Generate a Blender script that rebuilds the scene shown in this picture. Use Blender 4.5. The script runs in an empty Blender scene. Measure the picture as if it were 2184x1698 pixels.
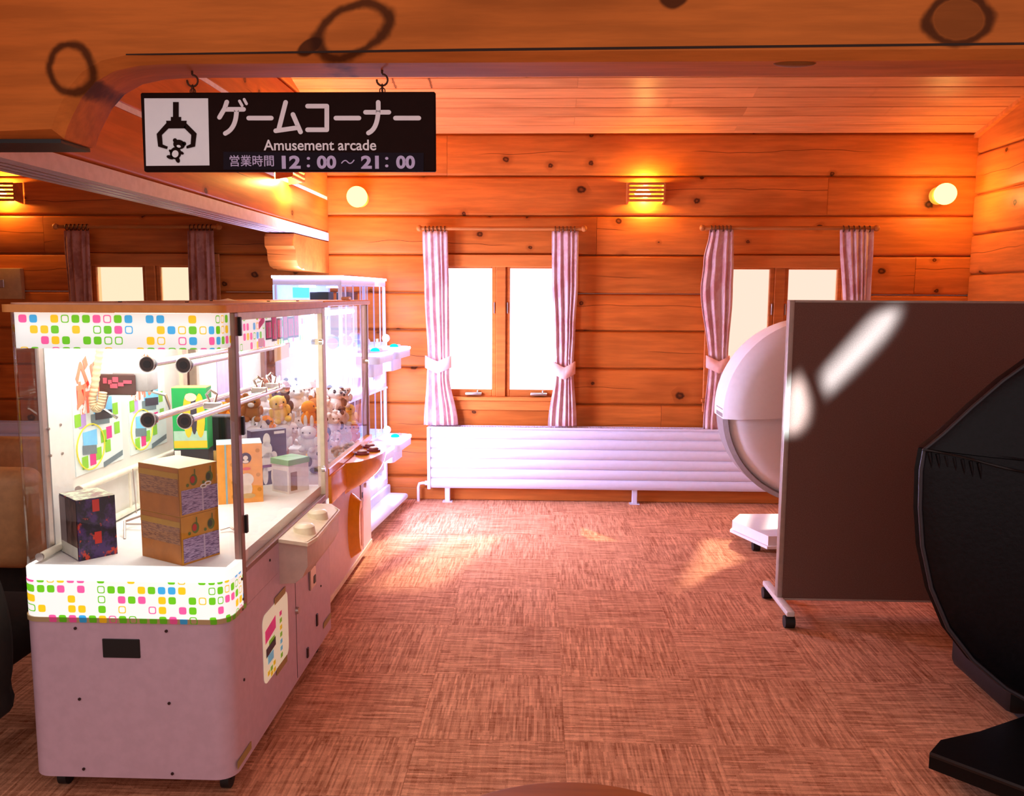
import bpy, bmesh, math, random
from mathutils import Vector, Matrix
random.seed(7)
R = math.radians
sc = bpy.context.scene
col = sc.collection

# ------------------------------------------------------------------ camera
F_PX, PITCH, YAW, ROLL, CAM_H = 1821.7, 0.11958, 0.03528, -0.00475, 1.4895
CX, CY = 1092.0, 849.0
_f = Vector((-math.sin(YAW)*math.cos(PITCH), math.cos(YAW)*math.cos(PITCH), -math.sin(PITCH)))
_r = Vector((math.cos(YAW), math.sin(YAW), 0))
_d = _f.cross(_r)
_c, _s = math.cos(ROLL), math.sin(ROLL)
AX_R = _c*_r + _s*_d
AX_D = -_s*_r + _c*_d
AX_F = _f
CAM = Vector((0, 0, CAM_H))
cd = bpy.data.cameras.new('camera')
cam = bpy.data.objects.new('camera', cd)
col.objects.link(cam)
cd.sensor_fit = 'HORIZONTAL'; cd.sensor_width = 36.0; cd.lens = 36.0*F_PX/2184.0
cd.clip_start = 0.05; cd.clip_end = 100
m = Matrix.Identity(4)
for i in range(3):
    m[i][0] = AX_R[i]; m[i][1] = -AX_D[i]; m[i][2] = -AX_F[i]; m[i][3] = CAM[i]
cam.matrix_world = m
sc.camera = cam

def ray(px, py): return AX_R*((px-CX)/F_PX) + AX_D*((py-CY)/F_PX) + AX_F
def PX(px, py, x): v = ray(px, py); return CAM + v*((x-CAM.x)/v.x)
def PY(px, py, y): v = ray(px, py); return CAM + v*((y-CAM.y)/v.y)
def PZ(px, py, z): v = ray(px, py); return CAM + v*((z-CAM.z)/v.z)

# ------------------------------------------------------------------ world, sun, exposure
w = bpy.data.worlds.new('world'); sc.world = w; w.use_nodes = True
w.node_tree.nodes['Background'].inputs[0].default_value = (1.0, 0.78, 0.76, 1)
w.node_tree.nodes['Background'].inputs[1].default_value = 0.64
sc.view_settings.view_transform = 'Standard'
sc.view_settings.look = 'None'
sc.view_settings.gamma = 1.0
sc.view_settings.use_curve_mapping = False
sc.view_settings.exposure = 0.15
sc.cycles.max_bounces = 8
sc.cycles.transparent_max_bounces = 32
sc.cycles.caustics_reflective = False
sc.cycles.caustics_refractive = False
sc.cycles.sample_clamp_indirect = 4.0

def lamp(name, kind, loc, energy, color, size=0.05, rot=None, **kw):
    l = bpy.data.lights.new(name, kind); l.energy = energy; l.color = color
    if kind in ('POINT', 'SPOT'): l.shadow_soft_size = size
    if kind == 'AREA': l.size = size
    for k, v in kw.items(): setattr(l, k, v)
    o = bpy.data.objects.new(name, l); col.objects.link(o); o.location = loc
    if rot is not None: o.rotation_euler = rot
    return o
def aim(o, target):
    o.rotation_euler = (Vector(target)-o.location).to_track_quat('-Z', 'Y').to_euler()

sun = lamp('sun', 'SUN', (3, 9, 5), 9.0, (1.0, 0.80, 0.62))
sun.data.angle = R(4)
aim(sun, Vector((3, 9, 5)) + Vector((-0.33, -1.0, -0.82)))

# ------------------------------------------------------------------ materials
MATS = {}
def lin(c):
    return tuple((x/12.92 if x <= .04045 else ((x+.055)/1.055)**2.4) for x in (v/255 for v in c))
def newmat(name):
    mt = bpy.data.materials.new(name); mt.use_nodes = True
    mt.node_tree.nodes.clear(); MATS[name] = mt
    return mt, mt.node_tree.nodes, mt.node_tree.links
class NT:
    """tiny node helper"""
    def __init__(s, name): s.mt, s.n, s.l = newmat(name)
    def node(s, t, **kw):
        nd = s.n.new(t)
        for k, v in kw.items(): setattr(nd, k, v)
        return nd
    def set(s, sock, v):
        if isinstance(v, bpy.types.NodeSocket): s.l.new(v, sock)
        else: sock.default_value = v
    def math(s, op, a, b=0.0, c=0.0):
        nd = s.node('ShaderNodeMath', operation=op)
        for i, v in enumerate((a, b, c)): s.set(nd.inputs[i], v)
        return nd.outputs[0]
    def mix(s, fac, a, b):
        nd = s.node('ShaderNodeMix', data_type='RGBA')
        s.set(nd.inputs[0], fac)
        for i, v in ((6, a), (7, b)):
            s.set(nd.inputs[i], (v if isinstance(v, bpy.types.NodeSocket) else (*v, 1)))
        return nd.outputs[2]
    def coord(s, kind='Object'): return s.node('ShaderNodeTexCoord').outputs[kind]
    def xyz(s, v):
        nd = s.node('ShaderNodeSeparateXYZ'); s.l.new(v, nd.inputs[0]); return nd.outputs
    def comb(s, x, y, z):
        nd = s.node('ShaderNodeCombineXYZ')
        for i, v in enumerate((x, y, z)): s.set(nd.inputs[i], v)
        return nd.outputs[0]
    def scale(s, v, sc3):
        nd = s.node('ShaderNodeVectorMath', operation='MULTIPLY'); s.l.new(v, nd.inputs[0]); nd.inputs[1].default_value = sc3
        return nd.outputs[0]
    def add(s, v, w_):
        nd = s.node('ShaderNodeVectorMath', operation='ADD'); s.l.new(v, nd.inputs[0]); s.set(nd.inputs[1], w_)
        return nd.outputs[0]
    def noise(s, v, scale=5, detail=3, rough=.55):
        nd = s.node('ShaderNodeTexNoise'); s.l.new(v, nd.inputs['Vector'])
        nd.inputs['Scale'].default_value = scale; nd.inputs['Detail'].default_value = detail; nd.inputs['Roughness'].default_value = rough
        return nd.outputs[0]
    def ramp(s, v, lo, hi):
        nd = s.node('ShaderNodeMapRange', interpolation_type='SMOOTHSTEP'); s.set(nd.inputs[0], v)
        nd.inputs[1].default_value = lo; nd.inputs[2].default_value = hi
        return nd.outputs[0]
    def rnd(s): return s.node('ShaderNodeObjectInfo').outputs['Random']
    def out(s, sh):
        o = s.node('ShaderNodeOutputMaterial'); s.l.new(sh, o.inputs[0])
    def pbr(s, color, rough=.5, metal=0.0, bump=None, bstr=.2, emis=None, estr=0.0, coat=0.0, spec=.5):
        b = s.node('ShaderNodeBsdfPrincipled')
        s.set(b.inputs['Base Color'], color if isinstance(color, bpy.types.NodeSocket) else (*color, 1))
        s.set(b.inputs['Roughness'], rough); b.inputs['Metallic'].default_value = metal
        b.inputs['Coat Weight'].default_value = coat
        b.inputs['Specular IOR Level'].default_value = spec
        if emis is not None:
            s.set(b.inputs['Emission Color'], emis if isinstance(emis, bpy.types.NodeSocket) else (*emis, 1))
            s.set(b.inputs['Emission Strength'], estr)
        if bump is not None:
            bn = s.node('ShaderNodeBump'); bn.inputs['Strength'].default_value = bstr; bn.inputs['Distance'].default_value = .01
            s.l.new(bump, bn.inputs['Height']); s.l.new(bn.outputs[0], b.inputs['Normal'])
        s.out(b.outputs[0]); return b

def plain(name, c, rough=.5, metal=0, var=.06, scale=30, emis=0.0, coat=0.0, spec=.5, bstr=.03):
    """single colour with a faint procedural mottling"""
    t = NT(name); c = lin(c)
    nz = t.noise(t.coord(), scale, 3)
    colr = t.mix(t.ramp(nz, .3, .7), tuple(x*(1-var) for x in c), tuple(min(1, x*(1+var)) for x in c))
    t.pbr(colr, rough, metal, nz, bstr, c if emis else None, emis, coat, spec)
    return t.mt
def glow(name, c, strength):
    t = NT(name); e = t.node('ShaderNodeEmission'); e.inputs[0].default_value = (*lin(c), 1); e.inputs[1].default_value = strength
    t.out(e.outputs[0]); return t.mt

def wood(name, light, dark, knot_density=.35, knot_scale=(3.6, 4, 4.2), rough=.42, knots=None, crack=True, shift=True, kr=.16):
    """grain runs along local X; knots from sparse voronoi cells, plus optional placed knots (x,z,rx,rz,angle,ring)"""
    t = NT(name); p = t.coord()
    rn = t.rnd()
    if shift: p2 = t.add(p, t.comb(t.math('MULTIPLY', rn, 37.0), t.math('MULTIPLY', rn, 11.3), t.math('MULTIPLY', rn, 5.7)))
    else: p2 = p
    g1 = t.noise(t.scale(p2, (1.2, 14, 14)), 2.2, 5, .6)
    g2 = t.noise(t.scale(p2, (.8, 3, 3)), 1.3, 3)
    light, dark = lin(light), lin(dark)
    c = t.mix(t.ramp(g1, .3, .72), tuple(x*.74 for x in light), light)
    c = t.mix(t.math('MULTIPLY', t.ramp(g2, .48, .78), .5), c, dark)
    tint = t.math('MULTIPLY_ADD', rn, .28, .86)
    hs = t.node('ShaderNodeHueSaturation'); t.l.new(tint, hs.inputs['Value']); t.l.new(c, hs.inputs['Color']); c = hs.outputs[0]
    v = t.node('ShaderNodeTexVoronoi', feature='F1', voronoi_dimensions='2D'); q2 = t.xyz(t.scale(p2, knot_scale)); t.l.new(t.comb(q2[0], q2[2], 0.0), v.inputs['Vector']); v.inputs['Scale'].default_value = 1.0
    sel = t.xyz(v.outputs['Color'])
    on = t.math('LESS_THAN', sel[0], knot_density)
    wob = t.math('MULTIPLY_ADD', t.noise(t.scale(p2, (30, 30, 30)), 1.0, 2), .10, -.05)
    dd = t.math('ADD', v.outputs['Distance'], wob)
    rad = t.math('MULTIPLY_ADD', sel[1], kr*.7, kr*.3)
    q = t.math('DIVIDE', dd, rad)
    kn = t.math('MULTIPLY', t.math('SUBTRACT', 1.0, t.ramp(q, .55, 1.0)), on)
    halo = t.math('MULTIPLY', t.math('MULTIPLY', t.math('SUBTRACT', 1.0, t.ramp(q, .9, 2.6)), on), .35)
    kc = t.math('MULTIPLY', t.math('SUBTRACT', 1.0, t.ramp(q, .1, .5)), .35)
    kn2 = t.math('MULTIPLY', kn, t.math('SUBTRACT', .92, kc))
    deep = tuple(x*.22 for x in dark)
    c = t.mix(halo, c, dark)
    c = t.mix(kn2, c, deep)
    if crack:
        xz = t.xyz(p2); oz = t.xyz(p)
        wv = t.math('MULTIPLY_ADD', t.noise(t.comb(xz[0], rn, rn), 1.1, 3), .16, -.08)
        z0 = t.math('MULTIPLY_ADD', rn, .12, -.06)
        dz = t.math('ABSOLUTE', t.math('SUBTRACT', t.math('SUBTRACT', oz[2], z0), wv))
        gate = t.ramp(t.noise(t.comb(xz[0], 3.3, rn), .9, 1), .5, .56)
        ln = t.math('MULTIPLY', t.math('SUBTRACT', 1.0, t.ramp(dz, .0008, .0028)), gate)
        c = t.mix(t.math('MULTIPLY', ln, .8), c, deep)
    if knots:
        xz = t.xyz(p)
        wb = t.math('MULTIPLY_ADD', t.noise(p, 12, 3), .5, -.25)
        for (kx, kz, rx, rz, ang, ring) in knots:
            ca, sa = math.cos(ang), math.sin(ang)
            ax = t.math('SUBTRACT', xz[0], kx); az = t.math('SUBTRACT', xz[2], kz)
            u = t.math('DIVIDE', t.math('ADD', t.math('MULTIPLY', ax, ca), t.math('MULTIPLY', az, sa)), rx)
            vv = t.math('DIVIDE', t.math('SUBTRACT', t.math('MULTIPLY', az, ca), t.math('MULTIPLY', ax, sa)), rz)
            dist = t.math('ADD', t.math('SQRT', t.math('ADD', t.math('MULTIPLY', u, u), t.math('MULTIPLY', vv, vv))), wb)
            if ring:
                k = t.math('SUBTRACT', 1.0, t.ramp(t.math('ABSOLUTE', t.math('SUBTRACT', dist, .9)), .04, .26))
                if ring > 1: k = t.math('MAXIMUM', k, t.math('MULTIPLY', t.math('SUBTRACT', 1.0, t.ramp(dist, .7, .9)), .6))
            else:
                k = t.math('SUBTRACT', 1.0, t.ramp(dist, .8, 1.1))
            c = t.mix(t.math('MULTIPLY', k, .88), c, deep)
    t.pbr(c, rough, 0, g1, .06, spec=.14)
    return t.mt

LOGL, LOGD = (216, 116, 46), (118, 48, 12)
WOOD_LOG = wood('pine_log', LOGL, LOGD, .34, kr=.14)
WOOD_PLANK = wood('pine_plank', (226, 142, 84), (150, 78, 34), .22, (5, 9, 7), .4, crack=False, kr=.09)
WOOD_FRAME = wood('window_frame_wood', (214, 122, 56), (150, 76, 30), .0, crack=False, shift=False)
WOOD_ROD = wood('rod_wood', (206, 124, 62), (120, 60, 24), .0, crack=False)
WOOD_TABLE = wood('table_wood', (186, 104, 46), (104, 54, 18), .03, crack=False, rough=.6)
WOOD_STUB = wood('log_end_wood', (150, 86, 42), (70, 34, 14), .1)
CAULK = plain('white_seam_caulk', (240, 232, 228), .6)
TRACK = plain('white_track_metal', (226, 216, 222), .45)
GROUT = plain('dark_gap', (48, 26, 14), .9)

def carpet():
    t = NT('striped_carpet'); p = t.coord(); rn = t.rnd()
    o = t.add(p, t.comb(t.math('MULTIPLY', rn, 13.0), t.math('MULTIPLY', rn, 29.0), 0.0))
    def streak(n1, n2, ax):
        q = t.xyz(o); u, v = q[ax], q[1-ax]
        cu = t.math('FLOOR', t.math('MULTIPLY', u, n1))
        w1 = t.node('ShaderNodeTexWhiteNoise', noise_dimensions='1D'); t.l.new(cu, w1.inputs['W'])
        cv = t.math('FLOOR', t.math('ADD', t.math('MULTIPLY', v, n2), t.math('MULTIPLY', w1.outputs['Value'], 9.0)))
        w2 = t.node('ShaderNodeTexWhiteNoise', noise_dimensions='2D'); t.l.new(t.comb(cu, cv, 0.0), w2.inputs['Vector'])
        return w2.outputs['Value']
    a = streak(172, 12, 0); a2 = streak(96, 7, 0); b = streak(110, 8, 1)
    fz = t.noise(t.scale(o, (240, 240, 1)), 1.0, 2)
    big = t.noise(t.scale(o, (6, 6, 1)), 1.0, 2)
    f = t.math('ADD', t.math('ADD', t.math('MULTIPLY', a, .40), t.math('MULTIPLY', a2, .28)), t.math('MULTIPLY', b, .22))
    f = t.math('ADD', f, t.math('MULTIPLY_ADD', fz, .5, -.22))
    f = t.math('ADD', f, t.math('MULTIPLY_ADD', big, .3, -.12))
    c = t.mix(f, lin((140, 74, 42)), lin((250, 182, 142)))
    t.pbr(c, .95, 0, f, .35, spec=.1)
    return t.mt
CARPET = carpet()

def glassmat(name, base=.035, tint=(1, 1, 1), power=4.2, top=.55):
    t = NT(name)
    lw = t.node('ShaderNodeLayerWeight'); lw.inputs[0].default_value = .5
    fac = t.math('MULTIPLY_ADD', t.math('POWER', lw.outputs['Facing'], power), top, base)
    tr = t.node('ShaderNodeBsdfTransparent'); tr.inputs[0].default_value = (*tint, 1)
    gl = t.node('ShaderNodeBsdfGlossy'); gl.inputs['Roughness'].default_value = .02
    mx = t.node('ShaderNodeMixShader'); t.l.new(fac, mx.inputs[0]); t.l.new(tr.outputs[0], mx.inputs[1]); t.l.new(gl.outputs[0], mx.inputs[2])
    t.out(mx.outputs[0]); return t.mt
GLASS = glassmat('clear_glass')
ACRYL = glassmat('clear_acrylic', .06, (.97, .98, 1))
HAZEGLASS = glassmat('blue_tinted_acrylic', .05, (.86, .89, 1))

def pane_mat(name, c, s):
    t = NT(name)
    e = t.node('ShaderNodeEmission'); e.inputs[0].default_value = (*lin(c), 1); e.inputs[1].default_value = s
    tr = t.node('ShaderNodeBsdfTransparent'); tr.inputs[0].default_value = (.6, .6, .6, 1)
    ad = t.node('ShaderNodeAddShader'); t.l.new(e.outputs[0], ad.inputs[0]); t.l.new(tr.outputs[0], ad.inputs[1])
    t.out(ad.outputs[0]); return t.mt
PANE = pane_mat('daylight_window_pane', (200, 208, 255), 3.8)
PANE_WARM = pane_mat('warm_window_pane', (255, 208, 176), .70)
PANE_CREAM = pane_mat('cream_window_pane', (255, 232, 168), .58)

def dots(name, base, estr, s=.0212, density=.62, diff=.8, du=0.0, dv=0.0):
    """white panel printed with rounded coloured squares, solid and outlined; u = x+y, v = z in object space"""
    t = NT(name); x = t.xyz(t.coord())
    u = t.math('DIVIDE', t.math('ADD', t.math('ADD', x[0], x[1]), 7.0+du), s)
    v = t.math('DIVIDE', t.math('ADD', x[2], 3.0+dv), s)
    cu, cv = t.math('FLOOR', u), t.math('FLOOR', v)
    fu = t.math('ABSOLUTE', t.math('SUBTRACT', t.math('SUBTRACT', u, cu), .5)); fv = t.math('ABSOLUTE', t.math('SUBTRACT', t.math('SUBTRACT', v, cv), .5))
    p4 = t.math('ADD', t.math('POWER', fu, 4.0), t.math('POWER', fv, 4.0))
    d = t.math('POWER', p4, .25)
    wn = t.node('ShaderNodeTexWhiteNoise', noise_dimensions='2D'); t.l.new(t.comb(cu, cv, 0.0), wn.inputs['Vector'])
    rgb = t.xyz(wn.outputs['Color'])
    on = t.math('LESS_THAN', rgb[2], density)
    body = t.math('SUBTRACT', 1.0, t.ramp(d, .36, .39))
    hole = t.math('MULTIPLY', t.math('SUBTRACT', 1.0, t.ramp(d, .26, .29)), t.math('LESS_THAN', rgb[1], .24))
    mask = t.math('MULTIPLY', on, t.math('SUBTRACT', body, hole))
    cr = t.node('ShaderNodeValToRGB'); cr.color_ramp.interpolation = 'CONSTANT'
    e = cr.color_ramp.elements
    cols = [(0, (108, 205, 30)), (.42, (255, 205, 30)), (.68, (250, 95, 165)), (.92, (60, 175, 235))]
    e[0].position = 0; e[0].color = (*lin(cols[0][1]), 1); e[1].position = cols[1][0]; e[1].color = (*lin(cols[1][1]), 1)
    for ps, c_ in cols[2:]:
        k = e.new(ps); k.color = (*lin(c_), 1)
    t.l.new(rgb[0], cr.inputs[0])
    c = t.mix(mask, lin(base), cr.outputs[0])
    t.pbr(c, .3, 0, emis=c, estr=estr)
    return t.mt

W_PANEL = plain('machine_white_paint', (208, 176, 192), .42, var=.04)
W_INNER = plain('machine_inner_white', (240, 240, 236), .55, var=.02)
W_TRAY = plain('prize_tray_white', (244, 244, 244), .6, var=.02)
DOTS_LOW = dots('lit_band_of_coloured_squares', (250, 250, 246), .62, s=.0295, density=.66)
DOTS_TOP = dots('lit_header_of_coloured_squares', (246, 248, 244), .6, s=.0300, density=.62, du=.013, dv=.006)
DOTS_EDGE = dots('edge_of_coloured_squares', (190, 165, 120), .0, s=.0295, density=.9)
BLACK = plain('black_plastic', (20, 19, 20), .45)
RUBBER = plain('black_rubber', (24, 22, 22), .6)
CHROME = plain('chrome', (225, 222, 215), .22, 1.0, var=.02)
STEEL = plain('brushed_steel', (190, 176, 170), .35, .85, var=.05)
POST = plain('bronze_post', (150, 118, 108), .4, .55, var=.04)
ROOFWOOD = plain('machine_roof_tan', (240, 156, 76), .45, var=.05)
ROOFTOP = plain('machine_roof_top', (226, 178, 150), .35, .2)
CREAMPL = plain('cream_plastic', (240, 224, 196), .4)
BEIGE = plain('beige_plastic', (205, 178, 165), .42)
BUTTON = plain('cream_button', (250, 236, 205), .3)
PIPE = plain('ivory_pipe', (246, 240, 220), .4)
ORANGE = plain('orange_plastic', (240, 152, 24), .25, coat=.5)
MAROON = plain('maroon_button', (120, 50, 60), .3)
SCREW = plain('dark_screw', (70, 50, 50), .4, .6)
TAPE = plain('olive_tape', (170, 145, 80), .5)
FABRIC = plain('partition_fabric', (122, 92, 84), .95, var=.12, scale=220, spec=.1, bstr=.2)
PFRAME = plain('partition_frame', (176, 160, 150), .45, .2)
LEGW = plain('white_enamel', (235, 226, 226), .35)
RAD = plain('radiator_enamel', (222, 218, 240), .4, var=.02)
SIGNB = plain('sign_dark_brown', (34, 14, 10), .7, spec=.1)
SIGNW = plain('sign_white', (250, 250, 254), .6, var=.02)
SIGNL = plain('sign_lettering', (246, 236, 240), .6, var=.02)
SIGNV = plain('sign_plate_dark', (26, 14, 28), .6, spec=.15)
SIGNVL = plain('sign_plate_lettering', (205, 188, 226), .5, var=.02)
IRON = plain('chain_iron', (84, 52, 36), .5, .7)
LEATHER = plain('black_leather', (13, 12, 17), .42, var=.25, scale=60, bstr=.12, spec=.25)
PIPING = plain('leather_piping', (52, 48, 54), .45)
PODW = plain('pod_white_shell', (248, 247, 252), .35, var=.015)
PODG = plain('pod_grey_lip', (150, 140, 138), .5)
LED = glow('white_violet_led', (200, 200, 255), 16.0)
LED_SOFT = glow('soft_violet_led', (196, 190, 255), 1.6)
M3BODY = plain('mini_machine_body', (206, 202, 232), .4, var=.03, emis=.30)  # emission paints the light of the strips onto the body
M3IN = plain('mini_machine_inside', (190, 218, 255), .5, emis=.8)  # cyan light on the inside put into colour and emission
CYAN = glow('cyan_led_button', (30, 240, 215), 1.4)
PINKG = glow('pink_led_button', (255, 190, 210), 1.2)
SCREEN = glow('cyan_screen', (110, 235, 250), 1.2)
TUBE = glow('fluorescent_tube', (240, 255, 250), 9.0)
GLOBE = glow('globe_lamp_glass', (255, 216, 118), 3.2)
GLOBEB = plain('lamp_base_painted_glow', (255, 176, 60), .4, emis=.8)  # yellow light of the globe put into the base's colour and emission
BULB = glow('sconce_bulb', (255, 190, 90), 14.0)
PLASTIC_SW = plain('switch_cover', (196, 150, 96), .5)

def curtain_mat(name, a, b):
    t = NT(name); p = t.coord()
    nz = t.noise(t.scale(p, (9, 9, 5)), 1.6, 4, .65)
    wv = t.noise(t.scale(p, (420, 420, 420)), 1.0, 2)
    c = t.mix(t.ramp(nz, .42, .6), lin(a), lin(b))
    t.pbr(c, .9, 0, wv, .15, spec=.1)
    return t.mt
CURT = curtain_mat('pink_mottled_curtain', (218, 184, 188), (202, 152, 154))
CURTD = curtain_mat('painted_shade_curtain', (190, 130, 110), (160, 100, 82))  # darker copy of the cloth, side room shade put into its colour
TIE = plain('pink_tieback', (246, 188, 178), .8)

# ------------------------------------------------------------------ mesh helpers
class MB:
    def __init__(s): s.v = []; s.f = []; s.mi = []
    def _add(s, vs, fs, m=0):
        o = len(s.v); s.v += [tuple(x) for x in vs]
        for f in fs: s.f.append([i+o for i in f]); s.mi.append(m)
        return s
    def box(s, x0, x1, y0, y1, z0, z1, m=0):
        return s._add([(x0,y0,z0),(x1,y0,z0),(x1,y1,z0),(x0,y1,z0),(x0,y0,z1),(x1,y0,z1),(x1,y1,z1),(x0,y1,z1)],
                      [(3,2,1,0),(4,5,6,7),(0,1,5,4),(1,2,6,5),(2,3,7,6),(3,0,4,7)], m)
    def bbox(s, x0, x1, y0, y1, z0, z1, r=.01, seg=2, m=0):
        bm = bmesh.new(); bmesh.ops.create_cube(bm, size=1)
        for v in bm.verts:
            v.co = ((x0+x1)/2+v.co.x*(x1-x0), (y0+y1)/2+v.co.y*(y1-y0), (z0+z1)/2+v.co.z*(z1-z0))
        bmesh.ops.bevel(bm, geom=bm.edges[:], offset=min(r, .49*min(x1-x0, y1-y0, z1-z0)), segments=seg, affect='EDGES', profile=.5)
        s.bm(bm, m); bm.free(); return s
    def bm(s, bm, m=0):
        bm.verts.ensure_lookup_table(); bm.verts.index_update()
        return s._add([v.co[:] for v in bm.verts], [[v.index for v in f.verts] for f in bm.faces], m)
    def obox(s, o, e1, e2, e3, m=0):
        o, e1, e2, e3 = map(Vector, (o, e1, e2, e3))
        c = [o, o+e1, o+e1+e2, o+e2]; c += [p+e3 for p in c]
        fs = [(3,2,1,0),(4,5,6,7),(0,1,5,4),(1,2,6,5),(2,3,7,6),(3,0,4,7)]
        if e1.cross(e2).dot(e3) < 0: fs = [f[::-1] for f in fs]
        return s._add(c, fs, m)
    def cyl(s, a, b, r0, r1=None, n=14, m=0, caps=True):
        a, b = Vector(a), Vector(b); r1 = r0 if r1 is None else r1
        d = (b-a).normalized(); u = d.orthogonal().normalized(); v = d.cross(u)
        vs = []
        for p, r in ((a, r0), (b, r1)):
            vs += [p+(u*math.cos(2*math.pi*i/n)+v*math.sin(2*math.pi*i/n))*r for i in range(n)]
        fs = [(i, (i+1) % n, n+(i+1) % n, n+i) for i in range(n)]
        if caps: fs += [tuple(range(n))[::-1], tuple(range(n, 2*n))]
        return s._add(vs, fs, m)
    def tube(s, path, r, n=8, closed=False, m=0):
        path = [Vector(p) for p in path]; k = len(path); vs = []; u = None
        rs = r if isinstance(r, (list, tuple)) else [r]*k
        for i, p in enumerate(path):
            if closed: t = path[(i+1) % k]-path[i-1]
            else: t = path[min(i+1, k-1)]-path[max(i-1, 0)]
            t.normalize()
            u = t.orthogonal() if u is None else u-t*u.dot(t)
            u.normalize(); v = t.cross(u)
            vs += [p+(u*math.cos(2*math.pi*j/n)+v*math.sin(2*math.pi*j/n))*rs[i] for j in range(n)]
        fs = []
        for i in range(k if closed else k-1):
            a, b = i*n, ((i+1) % k)*n
            fs += [(a+j, a+(j+1) % n, b+(j+1) % n, b+j) for j in range(n)]
        if not closed: fs += [tuple(range(n))[::-1], tuple(range((k-1)*n, k*n))]
        return s._add(vs, fs, m)
    def ball(s, c, r, u=14, v=9, m=0):
        c = Vector(c); r = Vector(r) if isinstance(r, (tuple, list)) else Vector((r, r, r))
        vs = [c+Vector((0, 0, r.z))]
        for i in range(1, v):
            th = math.pi*i/v
            vs += [c+Vector((r.x*math.sin(th)*math.cos(2*math.pi*j/u), r.y*math.sin(th)*math.sin(2*math.pi*j/u), r.z*math.cos(th))) for j in range(u)]
        vs.append(c-Vector((0, 0, r.z))); L = len(vs)-1
        fs = [(0, 1+j, 1+(j+1) % u) for j in range(u)]
        for i in range(v-2):
            a, b = 1+i*u, 1+(i+1)*u
            fs += [(a+j, b+j, b+(j+1) % u, a+(j+1) % u) for j in range(u)]
        fs += [(L, L-u+(j+1) % u, L-u+j) for j in range(u)]
        return s._add(vs, fs, m)
    def prism(s, pts, d, m=0):
        """planar outline (3D points) pushed along vector d"""
        pts = [Vector(p) for p in pts]; d = Vector(d); n = len(pts)
        nrm = Vector((0, 0, 0))
        for i in range(n): nrm += pts[i].cross(pts[(i+1) % n])
        if nrm.dot(d) < 0: pts = pts[::-1]
        vs = pts+[p+d for p in pts]
        fs = [tuple(range(n))[::-1], tuple(range(n, 2*n))]+[(i, (i+1) % n, n+(i+1) % n, n+i) for i in range(n)]
        return s._add(vs, fs, m)
    def poly(s, pts, m=0): return s._add(pts, [tuple(range(len(pts)))], m)
    def sheet(s, path, z0, z1, m=0):
        """vertical sheet over an (x,y) path"""
        vs = [(x, y, z0) for x, y in path]+[(x, y, z1) for x, y in path]; n = len(path)
        return s._add(vs, [(i, i+1, n+i+1, n+i) for i in range(n-1)], m)
    def grid(s, rows, m=0, closed_u=False):
        nu = len(rows[0]); vs = [p for r in rows for p in r]; fs = []
        for i in range(len(rows)-1):
            for j in range(nu if closed_u else nu-1):
                fs.append((i*nu+j, i*nu+(j+1) % nu, (i+1)*nu+(j+1) % nu, (i+1)*nu+j))
        return s._add(vs, fs, m)
    def build(s, name, mats, parent=None, smooth=None, loc=None, rz=0.0):
        me = bpy.data.meshes.new(name)
        me.from_pydata([tuple(v) for v in s.v], [], s.f); me.update()
        mats = mats if isinstance(mats, (list, tuple)) else [mats]
        for mt in mats: me.materials.append(mt)
        if len(mats) > 1: me.polygons.foreach_set('material_index', s.mi)
        if smooth:
            me.shade_smooth(); me.set_sharp_from_angle(angle=R(smooth))
        o = bpy.data.objects.new(name, me); col.objects.link(o)
        if parent is not None: o.parent = parent
        if loc is not None: o.location = loc
        if rz: o.rotation_euler.z = rz
        return o

def tag(o, label=None, cat=None, group=None, kind=None):
    if label: o['label'] = label
    if cat: o['category'] = cat
    if group: o['group'] = group
    if kind: o['kind'] = kind
    return o
def empty(name, label=None, cat=None, group=None, kind=None, loc=(0, 0, 0), rz=0.0):
    o = bpy.data.objects.new(name, None); o.empty_display_size = .1; col.objects.link(o)
    o.location = loc; o.rotation_euler.z = rz
    return tag(o, label, cat, group, kind)
def copy_tree(o, parent=None):
    c = o.copy(); col.objects.link(c)
    if parent is not None: c.parent = parent
    for ch in list(o.children): copy_tree(ch, c)
    return c
def text_mesh(body, size, bold=0.0, spacing=1.0):
    cu = bpy.data.curves.new('lettering', 'FONT'); cu.body = body; cu.size = size; cu.offset = bold
    cu.align_x = 'CENTER'; cu.align_y = 'CENTER'; cu.space_character = spacing; cu.extrude = .0006
    o = bpy.data.objects.new('lettering', cu); col.objects.link(o)
    bpy.context.view_layer.update()
    me = bpy.data.meshes.new_from_object(o.evaluated_get(bpy.context.evaluated_depsgraph_get()))
    bpy.data.objects.remove(o); bpy.data.curves.remove(cu)
    return me
def put_text(body, size, mat, parent, loc, rot=(math.pi/2, 0, 0), fit=None, bold=0.0, name='lettering'):
    """fit = (width, height) to stretch the word into"""
    me = text_mesh(body, size, bold); me.materials.clear(); me.materials.append(mat)
    xs = [v.co.x for v in me.vertices]; ys = [v.co.y for v in me.vertices]
    cx, cy = (min(xs)+max(xs))/2, (min(ys)+max(ys))/2
    sx = sy = 1.0
    if fit: sx, sy = fit[0]/(max(xs)-min(xs)), fit[1]/(max(ys)-min(ys))
    for v in me.vertices: v.co.x = (v.co.x-cx)*sx; v.co.y = (v.co.y-cy)*sy
    o = bpy.data.objects.new(name, me); col.objects.link(o); o.parent = parent
    o.location = loc; o.rotation_euler = rot
    return o
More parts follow.
